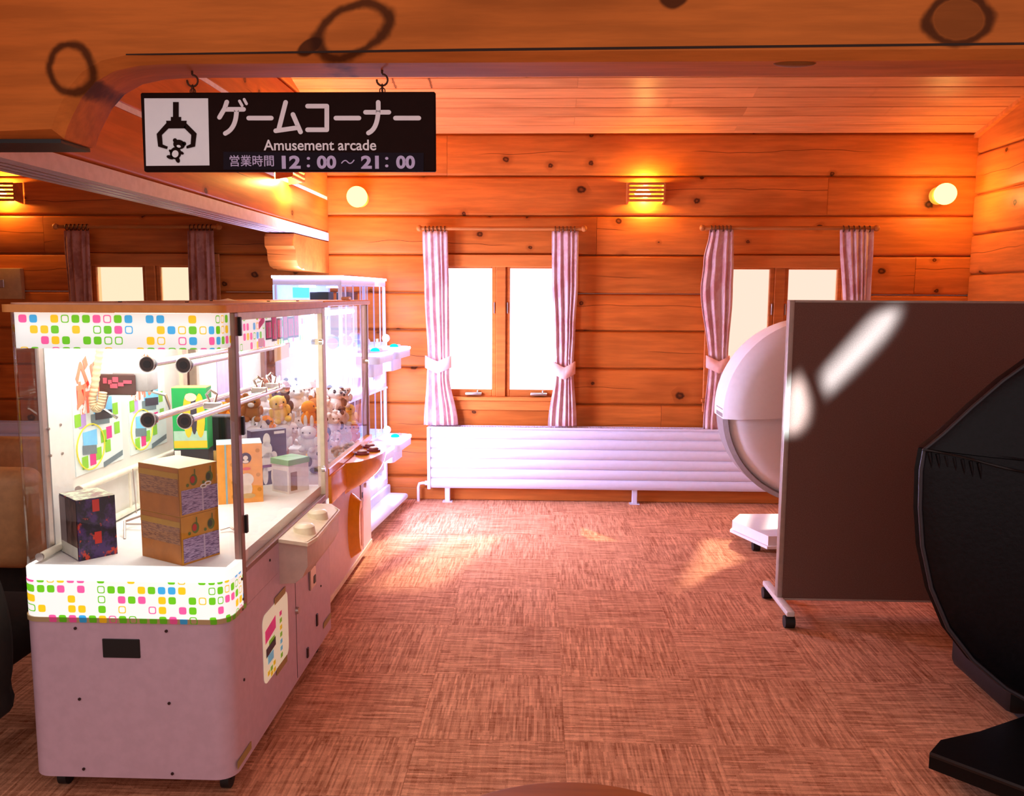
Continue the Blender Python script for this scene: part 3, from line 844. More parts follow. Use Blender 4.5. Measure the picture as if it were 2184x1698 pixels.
# ------------------------------------------------------------------ things built in world coordinates
class Thing:
    def __init__(s, name, label, cat, loc, group=None, kind=None):
        s.root = empty(name, label, cat, group, kind, loc=loc); s.o = Vector(loc)
    def part(s, name, mb, mat, smooth=None, sub=None, label=None):
        mb.v = [tuple(Vector(v)-s.o) for v in mb.v]
        o = mb.build(name, mat, sub if sub is not None else s.root, smooth)
        if label: o['label'] = label
        return o
def footprint(x0, x1, y0, y1, r, g=0.0, n=6):
    """front corners rounded (front = -y)"""
    x0 -= g; x1 += g; y0 -= g; y1 += g
    pts = [(x0, y1)]
    for i in range(n+1):
        a = R(180+90*i/n); pts.append((x0+r+r*math.cos(a), y0+r+r*math.sin(a)))
    for i in range(n+1):
        a = R(270+90*i/n); pts.append((x1-r+r*math.cos(a), y0+r+r*math.sin(a)))
    pts.append((x1, y1))
    return pts
def slab(pts, z0, z1): return MB().prism([(x, y, z0) for x, y in pts], (0, 0, z1-z0))
def caster(th, x, y, h, r=.03, name='caster', mat=RUBBER):
    c = MB().cyl((x-.013, y, r), (x+.013, y, r), r, n=16); c.box(x-.018, x+.018, y-.012, y+.012, r, h)
    return th.part(name, c, mat, 40)

# ------------------------------------------------------------------ crane machine 1
X0, X1, Y0, Y1, RR = -1.505, -.895, 2.33, 3.49, .055
M1 = Thing('crane_machine', 'white crane game machine with coloured squares and boxed prizes nearest the viewer', 'game machine', ((X0+X1)/2, (Y0+Y1)/2, 0), 'crane machines')
M1.part('cabinet', slab(footprint(X0, X1, Y0, Y1, RR), .068, .545), W_PANEL, 40)
M1.part('cabinet_side', MB().box(X0, X1, 2.472, Y1, .546, .648), W_PANEL)
M1.part('edge_strip', slab(footprint(X0, X1, Y0, 2.47, RR, .003), .545, .559), DOTS_EDGE, 40)
M1.part('lit_band', slab(footprint(X0, X1, Y0, 2.47, RR), .559, .668), DOTS_LOW, 40)
TRAYLIT = plain('lit_tray_front', (250, 250, 246), .4, var=.01, emis=.75)
M1.part('lit_tray_front', slab(footprint(X0, X1, Y0+.002, 2.47, RR), .668, .699), TRAYLIT, 40)
M1.part('prize_tray', MB().box(X0+.02, X1-.02, 2.38, Y1-.02, .655, .70), W_TRAY)
ro = M1.part('roof', slab(footprint(X0, X1, Y0, Y1, RR, .012), 1.437, 1.458), ROOFWOOD, 40)
M1.part('roof_cover', slab(footprint(X0, X1, Y0, Y1, RR, -.004), 1.458, 1.463), ROOFTOP, 40, ro)
for (x, y) in ((-1.3, 2.6), (-1.1, 2.62), (-1.0, 3.1), (-1.25, 3.2), (-.95, 3.3)):
    M1.part('screw', MB().cyl((x, y, 1.463), (x, y, 1.466), .006, n=8), SCREW, None, ro)
# glass
def gpath(g): 
    pts = [(X0+g, 2.48), (X0+g, Y0+RR)]
    for i in range(7):
        a = R(180+90*i/6); pts.append((X0+g+(RR-g)+(RR-g)*math.cos(a), Y0+g+(RR-g)+(RR-g)*math.sin(a)))
    for i in range(7):
        a = R(270+90*i/6); pts.append((X1-g-(RR-g)+(RR-g)*math.cos(a), Y0+g+(RR-g)+(RR-g)*math.sin(a)))
    pts.append((X1-g, 2.456))
    return pts
M1.part('front_glass', MB().sheet(gpath(.004), .70, 1.437), GLASS, 60)
M1.part('side_glass', MB().sheet([(X1-.008, 2.486), (X1-.008, 3.445)], .665, 1.415), GLASS)
M1.part('rear_glass', MB().sheet([(X0+.03, Y1-.012), (X1-.03, Y1-.012)], .70, 1.437), GLASS)
hs = M1.part('header_strip', MB().sheet(gpath(.012)+[], 1.336, 1.436), DOTS_TOP, 60)
sd = hs.modifiers.new('thickness', 'SOLIDIFY'); sd.thickness = .003
h2 = M1.part('header_strip', MB().sheet([(X1-.014, 2.49), (X1-.014, 3.24)], 1.318, 1.425), DOTS_TOP)
sd = h2.modifiers.new('thickness', 'SOLIDIFY'); sd.thickness = .003
# frame
M1.part('door_post', MB().bbox(X1-.022, X1+.002, 2.456, 2.486, .546, 1.437, .003, 1), POST)
M1.part('rear_post', MB().bbox(X1-.03, X1+.002, 3.445, Y1, .648, 1.437, .003, 1), CREAMPL)
M1.part('rear_post', MB().bbox(X0, X0+.03, 3.445, Y1, .70, 1.437, .003, 1), CREAMPL)
M1.part('side_post', MB().bbox(X0, X0+.012, 2.476, 2.505, .70, 1.437, .003, 1), STEEL)
M1.part('door_rail', MB().bbox(X1-.018, X1+.002, 2.486, 3.445, .648, .666, .002, 1), POST)
M1.part('door_rail', MB().bbox(X1-.018, X1+.002, 2.486, 3.445, 1.413, 1.437, .002, 1), CREAMPL)
M1.part('back_panel', MB().box(X0, X0+.014, 2.505, 3.445, .70, 1.437), W_INNER)
for z in (1.395, 1.10, .80):
    M1.part('hinge', MB().bbox(X1, X1+.010, 2.482, 2.496, z-.028, z+.028, .002, 1), BLACK)
for z in (1.30, .78):
    lk = MB().cyl((X1, 3.40, z), (X1+.014, 3.40, z), .010, n=14); lk.box(X1-.004, X1+.006, 3.412, 3.424, z-.012, z+.012)
    M1.part('lock', lk, CHROME, 40)
# front cabinet details
a = PY(218, 1362, Y0); b = PY(300, 1404, Y0)
M1.part('vent_slot', MB().bbox(a.x, b.x, Y0-.003, Y0+.002, b.z, a.z, .002, 1), BLACK)
for px, py in ((161, 1340), (355, 1346), (170, 1491), (361, 1500), (179, 1640), (368, 1650)):
    p = PY(px, py, Y0); M1.part('screw', MB().cyl((p.x, Y0+.001, p.z), (p.x, Y0-.003, p.z), .0045, n=8), SCREW)
# side cabinet details
def side(px, py): p = PX(px, py, X1); return p.y, p.z
cbx = MB().prism([(X1, 2.80, .662), (X1, 3.30, .662), (X1+.05, 3.34, .652), (X1+.10, 3.28, .642), (X1+.11, 2.90, .642), (X1+.10, 2.81, .646)], (0, 0, -.012))
ctl = M1.part('control_panel', cbx, CREAMPL)
cb_ = MB()
rows_ = []
for z, g in ((.648, 0), (.56, .0), (.52, .02), (.50, .045)):
    rows_.append([Vector((X1+max(0, dx-g), yy, z-(.0))) for dx, yy in ((0, 2.81), (.095, 2.82), (.104, 2.90), (.095, 3.27), (.05, 3.33), (0, 3.30))])
cb_.grid(rows_); cb_.poly(rows_[-1])
M1.part('control_body', cb_, BEIGE, 50, ctl)
for yy, xx in ((2.93, X1+.055), (3.13, X1+.05)):
    bt = MB().cyl((xx, yy, .645), (xx, yy, .672), .040, .036, 24); bt.cyl((xx, yy, .672), (xx, yy, .680), .036, .028, 24)
    M1.part('round_button', bt, BUTTON, 50, ctl)
y_, z_ = side(664, 1222)
cs = MB().bbox(X1, X1+.008, y_-.04, y_+.04, z_-.06, z_+.055, .003, 1); cm = M1.part('coin_slot', cs, STEEL)
M1.part('coin_opening', MB().box(X1+.008, X1+.010, y_+.005, y_+.03, z_-.045, z_-.015), BLACK, None, cm)
M1.part('coin_opening', MB().cyl((X1+.006, y_+.02, z_+.035), (X1+.012, y_+.02, z_+.035), .012, n=12), SCREW, None, cm)
y_, z_ = side(632, 1302); M1.part('cabinet_lock', MB().cyl((X1, y_, z_), (X1+.010, y_, z_), .014, .012, 16), STEEL, 40)
for px, py, h_ in ((675, 1322, .05), (655, 1392, .04)):
    y_, z_ = side(px, py); M1.part('latch', MB().bbox(X1, X1+.006, y_-.009, y_+.009, z_-h_/2, z_+h_/2, .002, 1), SCREW)
M1.part('door_gap', MB().box(X1-.001, X1+.001, 2.985, 2.988, .08, .62), SCREW)
for px, py in ((515, 1235), (518, 1278), (516, 1300), (575, 1195), (640, 1195), (684, 1250), (520, 1450)):
    y_, z_ = side(px, py)
    M1.part('screw', MB().cyl((X1-.001, y_, z_), (X1+.003, y_, z_), .0045, n=8), SCREW)
# instruction sheet
A, B_, C_, D_ = (Vector((X1+.0015, *side(*q))) for q in ((557, 1318), (609, 1268), (609, 1398), (560, 1462)))
st = MB().prism([(X1+.001, y, z) for y, z in rounded(2.615, 2.885, .222, .455, .03)], (.0012, 0, 0))
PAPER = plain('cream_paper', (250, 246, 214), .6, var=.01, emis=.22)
sh = M1.part('instruction_sheet', st, PAPER, None, None, 'cream printed instruction sheet taped to the cabinet side')
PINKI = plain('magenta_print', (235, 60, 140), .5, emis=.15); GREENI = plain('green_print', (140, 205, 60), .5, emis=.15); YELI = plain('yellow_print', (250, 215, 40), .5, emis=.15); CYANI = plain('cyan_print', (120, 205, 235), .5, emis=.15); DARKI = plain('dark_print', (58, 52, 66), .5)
def sq(th, yc, zc, hy, hz, mat, sub, x=X1+.003, nm='print', skew=0.0):
    th.part(nm, MB().poly([(x, yc-hy, zc-hz-skew), (x, yc+hy, zc-hz+skew), (x, yc+hy, zc+hz+skew), (x, yc-hy, zc+hz-skew)]), mat, None, sub)
sq(M1, 2.69, .385, .055, .022, PINKI, sh, skew=.008); sq(M1, 2.69, .325, .05, .015, DARKI, sh, skew=.004); sq(M1, 2.685, .293, .03, .015, CYANI, sh); sq(M1, 2.70, .345, .03, .008, GREENI, sh)
for k, mt in enumerate((PINKI, GREENI, YELI, GREENI, CYANI, CYANI, GREENI)): sq(M1, 2.80, .40-.025*k, .012, .008, mt, sh)
for dy, dz, mt in ((0, 0, GREENI), (.03, .006, YELI), (-.03, -.004, YELI), (.0, -.018, YELI), (.03, -.018, YELI)): sq(M1, 2.69+dy, .252+dz, .012, .008, mt, sh)
for y_, z_ in ((2.80, .462), (2.80, .213), (2.415, .10), (3.42, .13)):
    M1.part('tape', MB().obox((X1+.0025, y_-.06, z_-.012), (0, .12, 0), (0, 0, .024), (.0008, 0, 0)), TAPE)
# small striped ad strip at rear corner
M1.part('pattern_sticker', MB().box(X1+.002, X1+.004, 3.45, 3.485, .48, .64), DOTS_TOP)
M1.part('display_window', MB().box(X1, X1+.003, 3.18, 3.43, .575, .64), plain('smoked_window', (96, 78, 84), .15))
for x, y in ((X1-.05, Y0+.08), (X1-.05, Y1-.09), (X0+.06, Y0+.08), (X0+.06, Y1-.09)): caster(M1, x, y, .07)
# magenta title on the side header
for k, (yc, wd_, hz) in enumerate(((2.80, .05, .03), (2.86, .045, .042), (2.92, .05, .034), (2.985, .045, .045), (3.05, .06, .036), (3.12, .05, .042))):
    sq(M1, yc, 1.372+.004*(k % 2), wd_*.62, hz*1.05, DARKI, h2, X1-.0105, 'title_outline')
    sq(M1, yc, 1.372+.004*(k % 2), wd_*.52, hz*.86, PINKI, h2, X1-.0095, 'title_print')
    sq(M1, yc, 1.366+.004*(k % 2), wd_*.12, hz*.5, W_INNER, h2, X1-.0088, 'title_print')
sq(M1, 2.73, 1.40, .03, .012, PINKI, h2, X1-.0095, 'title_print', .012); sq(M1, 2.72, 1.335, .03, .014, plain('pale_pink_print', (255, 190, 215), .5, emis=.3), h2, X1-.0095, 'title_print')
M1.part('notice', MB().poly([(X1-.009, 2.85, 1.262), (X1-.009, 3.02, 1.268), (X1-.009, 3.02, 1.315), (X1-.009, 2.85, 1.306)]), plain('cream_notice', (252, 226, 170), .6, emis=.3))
# lamps inside
for p, q in (((-1.38, 2.50, 1.40), (-.99, 2.50, 1.40)), ((-.96, 2.58, 1.385), (-.96, 3.30, 1.385))):
    M1.part('fluorescent_tube', MB().cyl(p, q, .013, n=12), TUBE, 40)
    M1.part('tube_holder', MB().box(p[0]-.015, p[0]+.015, p[1]-.015, p[1]+.015, 1.38, 1.437), W_INNER)
lt = lamp('machine_lamp', 'AREA', (-1.2, 2.86, 1.425), 8, (.96, 1.0, .95), .5, shape='RECTANGLE', size_y=.9)
# prize bars with rubber flanges
for (x, z, x2, z2, far) in ((-1.112, 1.292, -1.15, 1.285, 0), (-1.008, 1.290, -1.062, 1.283, 0), (-1.117, 1.133, -1.153, 1.12, 1), (-1.011, 1.131, -1.066, 1.11, 1)):
    br = M1.part('prize_bar', MB().cyl((x, 2.385, z), (x2, 3.455, z2), .0105, n=14), CHROME, 40)
    fl = MB().cyl((x, 2.36, z), (x, 2.374, z), .0215, n=20); fl.cyl((x, 2.374, z), (x, 2.40, z), .0215, .013, 20)
    M1.part('rubber_flange', fl, plain('brown_rubber', (62, 44, 36), .35) if 'brown_rubber' not in MATS else MATS['brown_rubber'], 40, br)
    M1.part('flange_hole', MB().cyl((x, 2.3585, z), (x, 2.360, z), .011, n=14), BLACK, None, br)
    M1.part('flange_ring', MB().tube([(x+.0215*math.cos(t), 2.3605, z+.0215*math.sin(t)) for t in [2*math.pi*i/24 for i in range(24)]], .002, 6, True), CHROME, 40, br)
    fe = MB().cyl((x2, 3.44, z2), (x2, 3.474, z2), .018, .027, 18); M1.part('end_flange', fe, CHROME, 40, br)
for yy in (2.72, 3.18, 3.34):
    cl_ = MB().tube([(-1.065, yy, 1.135), (-1.06, yy+.01, 1.165), (-1.075, yy, 1.18), (-1.09, yy, 1.165), (-1.08, yy, 1.14)], .005, 6)
    cl_.bbox(-1.10, -1.04, yy-.008, yy+.008, 1.118, 1.14, .003, 1)
    M1.part('bar_clamp', cl_, CHROME, 40)
# carriage, claw and coiled cable
M1.part('carriage_rail', MB().cyl((-1.47, 2.74, 1.415), (-.94, 2.74, 1.415), .010), CHROME, 40)
M1.part('carriage_rail', MB().cyl((-1.47, 2.86, 1.415), (-.94, 2.86, 1.415), .010), CHROME, 40)
p = PY(252, 820, 2.78)
cw = M1.part('claw_head', MB().bbox(-1.43, -1.31, 2.78, 2.86, 1.165, 1.23, .006, 2), plain('claw_grey', (176, 172, 172), .4), 40)
M1.part('claw_shaft', MB().cyl((-1.37, 2.82, 1.23), (-1.37, 2.82, 1.41), .02), W_INNER, 40, cw)
a, b = PY(211, 797, 2.775), PY(291, 843, 2.775)
M1.part('claw_plate', MB().bbox(a.x, b.x, 2.768, 2.778, b.z, a.z, .004, 1), plain('claw_plate_brown', (92, 62, 58), .35), None, cw)
for k, (px, py, wpx, hpx) in enumerate(((224, 812, 8, 12), (235, 815, 8, 9), (246, 810, 12, 11), (243, 823, 16, 10), (258, 820, 12, 8), (272, 815, 18, 7))):
    q = PY(px, py, 2.766); s_ = 2.8/F_PX
    M1.part('claw_lettering', MB().box(q.x-wpx*s_*.5, q.x+wpx*s_*.5, 2.764, 2.7675, q.z-hpx*s_*.5, q.z+hpx*s_*.5), plain('claw_pink', (222, 96, 120), .5) if 'claw_pink' not in MATS else MATS['claw_pink'], None, cw)
for sg in (-1, 1):
    M1.part('claw_arm', MB().tube([(-1.37+sg*.04, 2.82, 1.165), (-1.37+sg*.10, 2.82, 1.15), (-1.37+sg*.115, 2.82, 1.10), (-1.37+sg*.07, 2.82, 1.07)], .006, 6), CHROME, 40, cw)
pts = []
path = [(215, 730), (211, 762), (206, 795), (201, 828), (197, 852), (200, 868), (207, 874), (214, 866), (218, 850), (220, 835)]
pp = [PY(x, y, 2.72) for x, y in path]
dense = []
for i in range(len(pp)-1):
    for k in range(8): dense.append(pp[i].lerp(pp[i+1], k/8))
M1.part('coiled_cable', MB().tube(dense, [.0115+(.0018 if i % 3 else -.001) for i in range(len(dense))], 10), plain('ivory_cable', (232, 214, 176), .5), 50, cw)
# rails along the back panel
for (p, q) in (((-1.472, 2.62, .868), (-1.472, 3.44, .86)), ((-1.478, 2.40, .716), (-1.478, 3.44, .716))):
    rl = M1.part('ivory_rail', MB().cyl(p, q, .0115, n=12), PIPE, 40)
    M1.part('wood_plug', MB().cyl((p[0], p[1]-.006, p[2]), p, .0125, n=12), STEEL, 40, rl)
for k in range(7):
    yy = 2.95+.06*k
    M1.part('rail_post', MB().cyl((-1.472, yy, .716), (-1.472, yy, .865), .005, n=8), PIPE, 40)
for px, py in ((103, 915), (128, 906), (107, 972), (132, 967)):
    q = PX(px, py, X0+.014); M1.part('screw', MB().cyl((q.x, q.y, q.z), (q.x+.004, q.y, q.z), .004, n=8), STEEL)
# posters on the back panel
POSTER = plain('pale_poster', (226, 240, 240), .5, var=.02, emis=.10)
ORI = plain('salmon_print', (255, 130, 100), .5, emis=.2); SKY = plain('sky_print', (120, 200, 245), .5, emis=.2); LIL = plain('lilac_print', (190, 160, 225), .5, emis=.1); GRY = plain('grey_print', (120, 140, 150), .5); YELO = plain('yellow_line', (240, 220, 60), .5, emis=.2)
PXP = X0+.014
for y0_, y1_ in ((2.635, 2.945), (3.0, 3.30)):
    po = M1.part('poster', MB().box(PXP, PXP+.003, y0_, y1_, .905, 1.28), POSTER)
    W_ = y1_-y0_; H_ = .375
    def pq(u0, u1, v0, v1, mat, lift=.004, skew=0.0):
        M1.part('poster_print', MB().poly([(PXP+lift, y0_+W_*u0, .905+H_*(v0-skew)), (PXP+lift, y0_+W_*u1, .905+H_*v0), (PXP+lift, y0_+W_*u1, .905+H_*v1), (PXP+lift, y0_+W_*u0, .905+H_*(v1-skew))]), mat, None, po)
    for txt, u, v, s_ in (('ベッ', .32, .86, (.15, .12)), ('斬れ', .34, .66, (.16, .11))):
        put_text(txt, .1, ORI, po, Vector((PXP+.005, y0_+W_*u, .905+H_*v))-M1.o, (math.pi/2, 0, math.pi/2), s_, .004, 'poster_lettering')
    pq(.40, .80, .42, .62, SKY, .0035); pq(.45, .62, .55, .95, plain('pale_sky', (205, 232, 246), .5, emis=.2) if 'pale_sky' not in MATS else MATS['pale_sky'], .0034)
    pq(.10, .24, .40, .52, LIL); pq(.34, .72, .38, .48, GRY, .0045, -.02); pq(.42, .78, .42, .50, DARKI, .005, -.02)
    for u, v, mt in ((.02, .42, GREENI), (.80, .44, GREENI), (.82, .26, GREENI), (.64, .24, PINKI), (.52, .22, GREENI), (.60, .12, GREENI), (.12, .04, GREENI), (.28, .05, PINKI), (.40, .08, GREENI)):
        pq(u, u+.12, v, v+.11, mt, .0042)
    arc = [(PXP+.006, y0_+W_*(.30+.28*math.cos(t)), .905+H_*(.22+.20*math.sin(t))) for t in [R(d_) for d_ in range(0, 361, 15)]]
    M1.part('poster_ring', MB().tube(arc, .0022, 5), YELO, None, po)
    pq(.16, .44, .22, .36, SKY, .0046); pq(.14, .42, .14, .22, GRY, .0048, -.03); pq(.55, .98, .04, .09, GRY, .0044, .05)
# back glass side: grey box at far end
M1.part('speaker_box', MB().bbox(-1.34, -1.24, 3.36, 3.44, .86, 1.0, .004, 1), BLACK)
tp = M1.part('prize_stand', MB().tube([PZ(265, 1118, .72), PZ(300, 1118, .72), PZ(340, 1119, .72)], .004, 6).tube([PZ(265, 1113, .73), PZ(345, 1085, .73)], .004, 6).cyl(PZ(266, 1112, .74), PZ(266, 1150, .70), .004, n=6).tube([PZ(470, 1130, .71), PZ(490, 1124, .715), PZ(500, 1130, .71)], .004, 6), STEEL, 40)
M1.part('guide_rod', MB().cyl(PY(283, 1000, 2.9), PY(291, 1095, 2.9), .002, n=6), STEEL)

# ------------------------------------------------------------------ boxed prizes inside machine 1
TZ = .70
def base_box(pn, pr, pl, ptop, z=TZ):
    N, Rr, L = PZ(*pn, z), PZ(*pr, z), PZ(*pl, z)
    e1 = Rr-N; e1.z = 0; d = L-N
    per = Vector((-e1.y, e1.x, 0)).normalized(); e2 = per*abs(d.dot(per))
    if d.dot(per) < 0: e2 = -e2
    h_ = PY(*ptop, N.y).z-z
    return N, e1, e2, h_
def on_face(o, e, h_, nrm, u0, u1, v0, v1, lift=.0012):
    """quad on a vertical face starting at o, along e (u) and up (v)"""
    n_ = nrm.normalized()*lift
    return [o+e*u0+Vector((0, 0, h_*v0))+n_, o+e*u1+Vector((0, 0, h_*v0))+n_, o+e*u1+Vector((0, 0, h_*v1))+n_, o+e*u0+Vector((0, 0, h_*v1))+n_]
def disc_face(o, e, h_, nrm, u, v, r, lift=.0016, n=18, ry=None):
    n_ = nrm.normalized()*lift; ed = e.normalized(); ry = ry or r
    return [o+e*u+Vector((0, 0, h_*v))+n_+ed*(r*math.cos(t))+Vector((0, 0, ry*math.sin(t))) for t in [2*math.pi*i/n for i in range(n)]]
def prints(name, a, b, sc_, thr=(.4, .6), c3=None):
    t = NT(name); p = t.coord(); nz = t.noise(t.scale(p, sc_), 1.0, 4, .7)
    c = t.mix(t.ramp(nz, *thr), lin(a), lin(b))
    if c3: c = t.mix(t.ramp(t.noise(t.scale(p, tuple(x*1.7 for x in sc_)), 1.0, 3, .6), .58, .66), c, lin(c3))
    t.pbr(c, .35, 0); return t.mt
DARKBOX = prints('dark_box_print', (26, 16, 34), (70, 40, 105), (22, 22, 18), (.42, .62), (206, 62, 30))
DARKSIDE = prints('dark_box_side', (52, 28, 24), (96, 66, 60), (30, 30, 12))
YELLOWBOX = plain('yellow_carton', (214, 150, 44), .5, var=.05)
BROWNSIDE = plain('brown_carton', (178, 108, 38), .5, var=.08)
def lines_mat(name, a, b, s):
    t = NT(name); z = t.xyz(t.coord()); nz = t.noise(t.comb(t.math('MULTIPLY', z[0], 60), t.math('MULTIPLY', z[1], 60), t.math('MULTIPLY', z[2], s)), 1.0, 2)
    t.pbr(t.mix(t.ramp(nz, .45, .6), lin(a), lin(b)), .5); return t.mt
INFO = lines_mat('lilac_fine_print', (192, 170, 206), (112, 88, 132), 480)
INFOB = lines_mat('brown_fine_print', (172, 120, 80), (128, 84, 66), 420)
CARTTOP = plain('carton_top', (246, 226, 186), .4, var=.05)
REDI = plain('red_print', (200, 44, 30), .5); GRNI = plain('leaf_print', (104, 120, 40), .5); WHT = plain('white_print', (244, 240, 236), .5); OLIVE = plain('olive_band', (186, 138, 44), .5)

N, e1, e2, h_ = base_box((169.5, 1198), (251, 1181), (138, 1176), (160, 1069))
bt = Thing('prize_box', 'dark purple and red printed prize box standing on the white tray', 'box', N+(e1+e2)/2, 'boxed prizes')
bt.part('carton', MB().obox(N, e1, e2, (0, 0, h_)), DARKBOX)
n1 = Vector((e1.y, -e1.x, 0)); n1 = n1 if n1.y < 0 else -n1
n2 = -e1
bt.part('side_print', MB().poly(on_face(N, e2, h_, n2, .02, .98, .02, .98)), DARKSIDE)
bt.part('side_label', MB().poly(on_face(N, e2, h_, n2, .02, .98, .02, .22, .002)), plain('pale_label', (196, 196, 184), .5))
bt.part('side_strip', MB().poly(on_face(N, e2, h_, n2, .62, .98, .22, .98, .002)), plain('grey_strip', (128, 112, 112), .4))
bt.part('red_panel', MB().poly(on_face(N, e1, h_, n1, .40, .58, .78, .98)), REDI)
bt.part('red_panel', MB().poly(on_face(N, e1, h_, n1, .42, .60, .24, .44)), REDI)
bt.part('top_cover', MB().prism([N+Vector((0, 0, h_+.0005)), N+e1+Vector((0, 0, h_+.0005)), N+e1+e2+Vector((0, 0, h_+.0005)), N+e2+Vector((0, 0, h_+.0005))], (0, 0, .001)), prints('foil_top', (150, 120, 118), (206, 224, 196), (24, 24, 24)))

N, e1, e2, h_ = base_box((390, 1207), (469, 1182), (302, 1186), (387, 1001))
hh_ = h_/2
for k in range(2):
    o_ = N+Vector((0, 0, hh_*k+.0005*k))
    bt = Thing('prize_box', ('lower' if k == 0 else 'upper')+' yellow carton of the two stacked on the tray', 'box', o_+(e1+e2)/2, 'boxed prizes')
    bt.part('carton', MB().obox(o_, e1, e2, (0, 0, hh_-.0005)), YELLOWBOX)
    n1 = Vector((e1.y, -e1.x, 0)); n1 = n1 if n1.y < 0 else -n1
    n2 = -e1
    bt.part('side_print', MB().poly(on_face(o_, e2, hh_, n2, .01, .99, .01, .99)), BROWNSIDE)
    bt.part('side_text', MB().poly(on_face(o_, e2, hh_, n2, .03, .96, .42, .78, .002)), INFOB)
    bt.part('side_band', MB().poly(on_face(o_, e2, hh_, n2, .01, .99, .78, .90, .002)), OLIVE)
    bt.part('info_panel', MB().poly(on_face(o_, e1, hh_, n1, .03, .99, .04, .54)), INFO)
    bt.part('info_divider', MB().poly(on_face(o_, e1, hh_, n1, .56, .60, .04, .54, .002)), plain('divider', (208, 190, 214), .5) if 'divider' not in MATS else MATS['divider'])
    for u in (.36, .78):
        bt.part('fruit_print', MB().poly(disc_face(o_, e1, hh_, n1, u, .72, .013, .0016, ry=.017)), GRNI)
        bt.part('fruit_print', MB().poly(disc_face(o_, e1, hh_, n1, u-.03, .73, .008, .0024, ry=.011)), REDI if u < .5 else plain('leaf_dark', (70, 70, 40), .5) if 'leaf_dark' not in MATS else MATS['leaf_dark'])
        bt.part('stem_print', MB().poly(on_face(o_+e1*u, e1, hh_, n1, .02, .05, .80, .94, .0016)), GRNI)
        bt.part('fruit_print', MB().poly(disc_face(o_, e1, hh_, n1, u-.16, .63, .005, .0016)), GRNI)
    if k == 1:
        z_ = Vector((0, 0, hh_))
        bt.part('top_flap', MB().prism([o_+z_, o_+e1+z_, o_+e1+e2+z_, o_+e2+z_], (0, 0, .0012)), CARTTOP)
        tg = disc_face(o_, e1, hh_, n1, .60, .55, .010, .004, 14, .005)
        bt.part('white_tag', MB().tube(tg, .0022, 5, True).tube([p+e1*.12+Vector((0, 0, .006)) for p in tg], .0022, 5, True), WHT)

def front_box(name, label, pl, pr, ptop, depth, mat, z=TZ):
    N_, R_ = PZ(*pl, z), PZ(*pr, z); e_ = R_-N_; per = Vector((-e_.y, e_.x, 0)).normalized()
    if per.y < 0: per = -per
    h2_ = PY(*ptop, N_.y).z-z
    t_ = Thing('prize_box', label, 'box', N_+e_/2+per*depth/2, 'boxed prizes')
    t_.part('carton', MB().obox(N_, e_, per*depth, (0, 0, h2_)), mat)
    return t_, N_, e_, -per, h2_, per*depth
ORB = plain('orange_carton', (240, 160, 62), .5, var=.05); PALEC = plain('pale_cyan_print', (196, 228, 230), .4); DKC = plain('charcoal_print', (62, 54, 58), .5); GOLD = plain('gold_blob', (206, 136, 30), .5); PALEB = plain('pale_figure', (226, 206, 190), .5)
t_, N, e1, n1, h_, dp = front_box('prize_box', 'orange carton with a pale figure picture and black round badge', (466, 1077), (562, 1070), (461, 950), .12, ORB)
t_.part('stripe', MB().poly(on_face(N, e1, h_, n1, .17, .21, .0, 1.0)), plain('stripe_blue', (150, 178, 182), .5))
z_ = Vector((0, 0, h_)); t_.part('top_flap', MB().prism([N+z_, N+e1+z_, N+e1+dp+z_, N+dp+z_], (0, 0, .0012)), PALEC)
t_.part('badge', MB().poly(disc_face(N, e1, h_, n1, .63, .76, .021)), DKC)
t_.part('badge_face', MB().poly(disc_face(N, e1, h_, n1, .63, .765, .009, .0022)), PALEB)
t_.part('badge_face', MB().poly(disc_face(N, e1, h_, n1, .63, .70, .011, .0022, ry=.006)), PALEB)
t_.part('red_label', MB().poly(disc_face(N, e1, h_, n1, .64, .58, .016, .0018, ry=.006)), plain('coral_label', (226, 90, 64), .5))
t_.part('figure_print', MB().poly(disc_face(N, e1, h_, n1, .64, .40, .026, .0016, ry=.024)), PALEB)
t_.part('figure_print', MB().poly(disc_face(N, e1, h_, n1, .64, .24, .020, .0018, ry=.03)), PALEB)
t_.part('figure_print', MB().poly(disc_face(N, e1, h_, n1, .66, .12, .027, .0020, ry=.010)), plain('sand_print', (206, 170, 110), .5))
for u, v in ((.33, .66), (.90, .88), (.90, .47), (.34, .12), (.92, .22), (.35, .36)): t_.part('gold_dot', MB().poly(disc_face(N, e1, h_, n1, u, v, .008, .0014)), GOLD)

t_, N, e1, n1, h_, dp = front_box('prize_box', 'black prize carton with a white robed figure picture', (540, 1038), (613, 1028), (527, 921), .05, plain('black_carton', (52, 44, 60), .35, var=.15))
for u, v, rx, ry in ((.42, .82, .016, .030), (.40, .64, .026, .036), (.46, .42, .030, .04), (.36, .18, .012, .04), (.60, .16, .012, .04), (.62, .52, .014, .02)):
    t_.part('figure_print', MB().poly(disc_face(N, e1, h_, n1, u, v, rx, .0016, ry=ry)), WHT)
t_.part('figure_belt', MB().poly(on_face(N, e1, h_, n1, .20, .66, .32, .37, .0022)), plain('plum_print', (140, 82, 130), .5))
t_.part('title_label', MB().poly(on_face(N, e1, h_, n1, .64, .95, .92, .97, .0016)), WHT)
t_.part('blue_label', MB().poly(disc_face(N, e1, h_, n1, .88, .09, .010, .0016)), plain('blue_print', (120, 170, 230), .5))

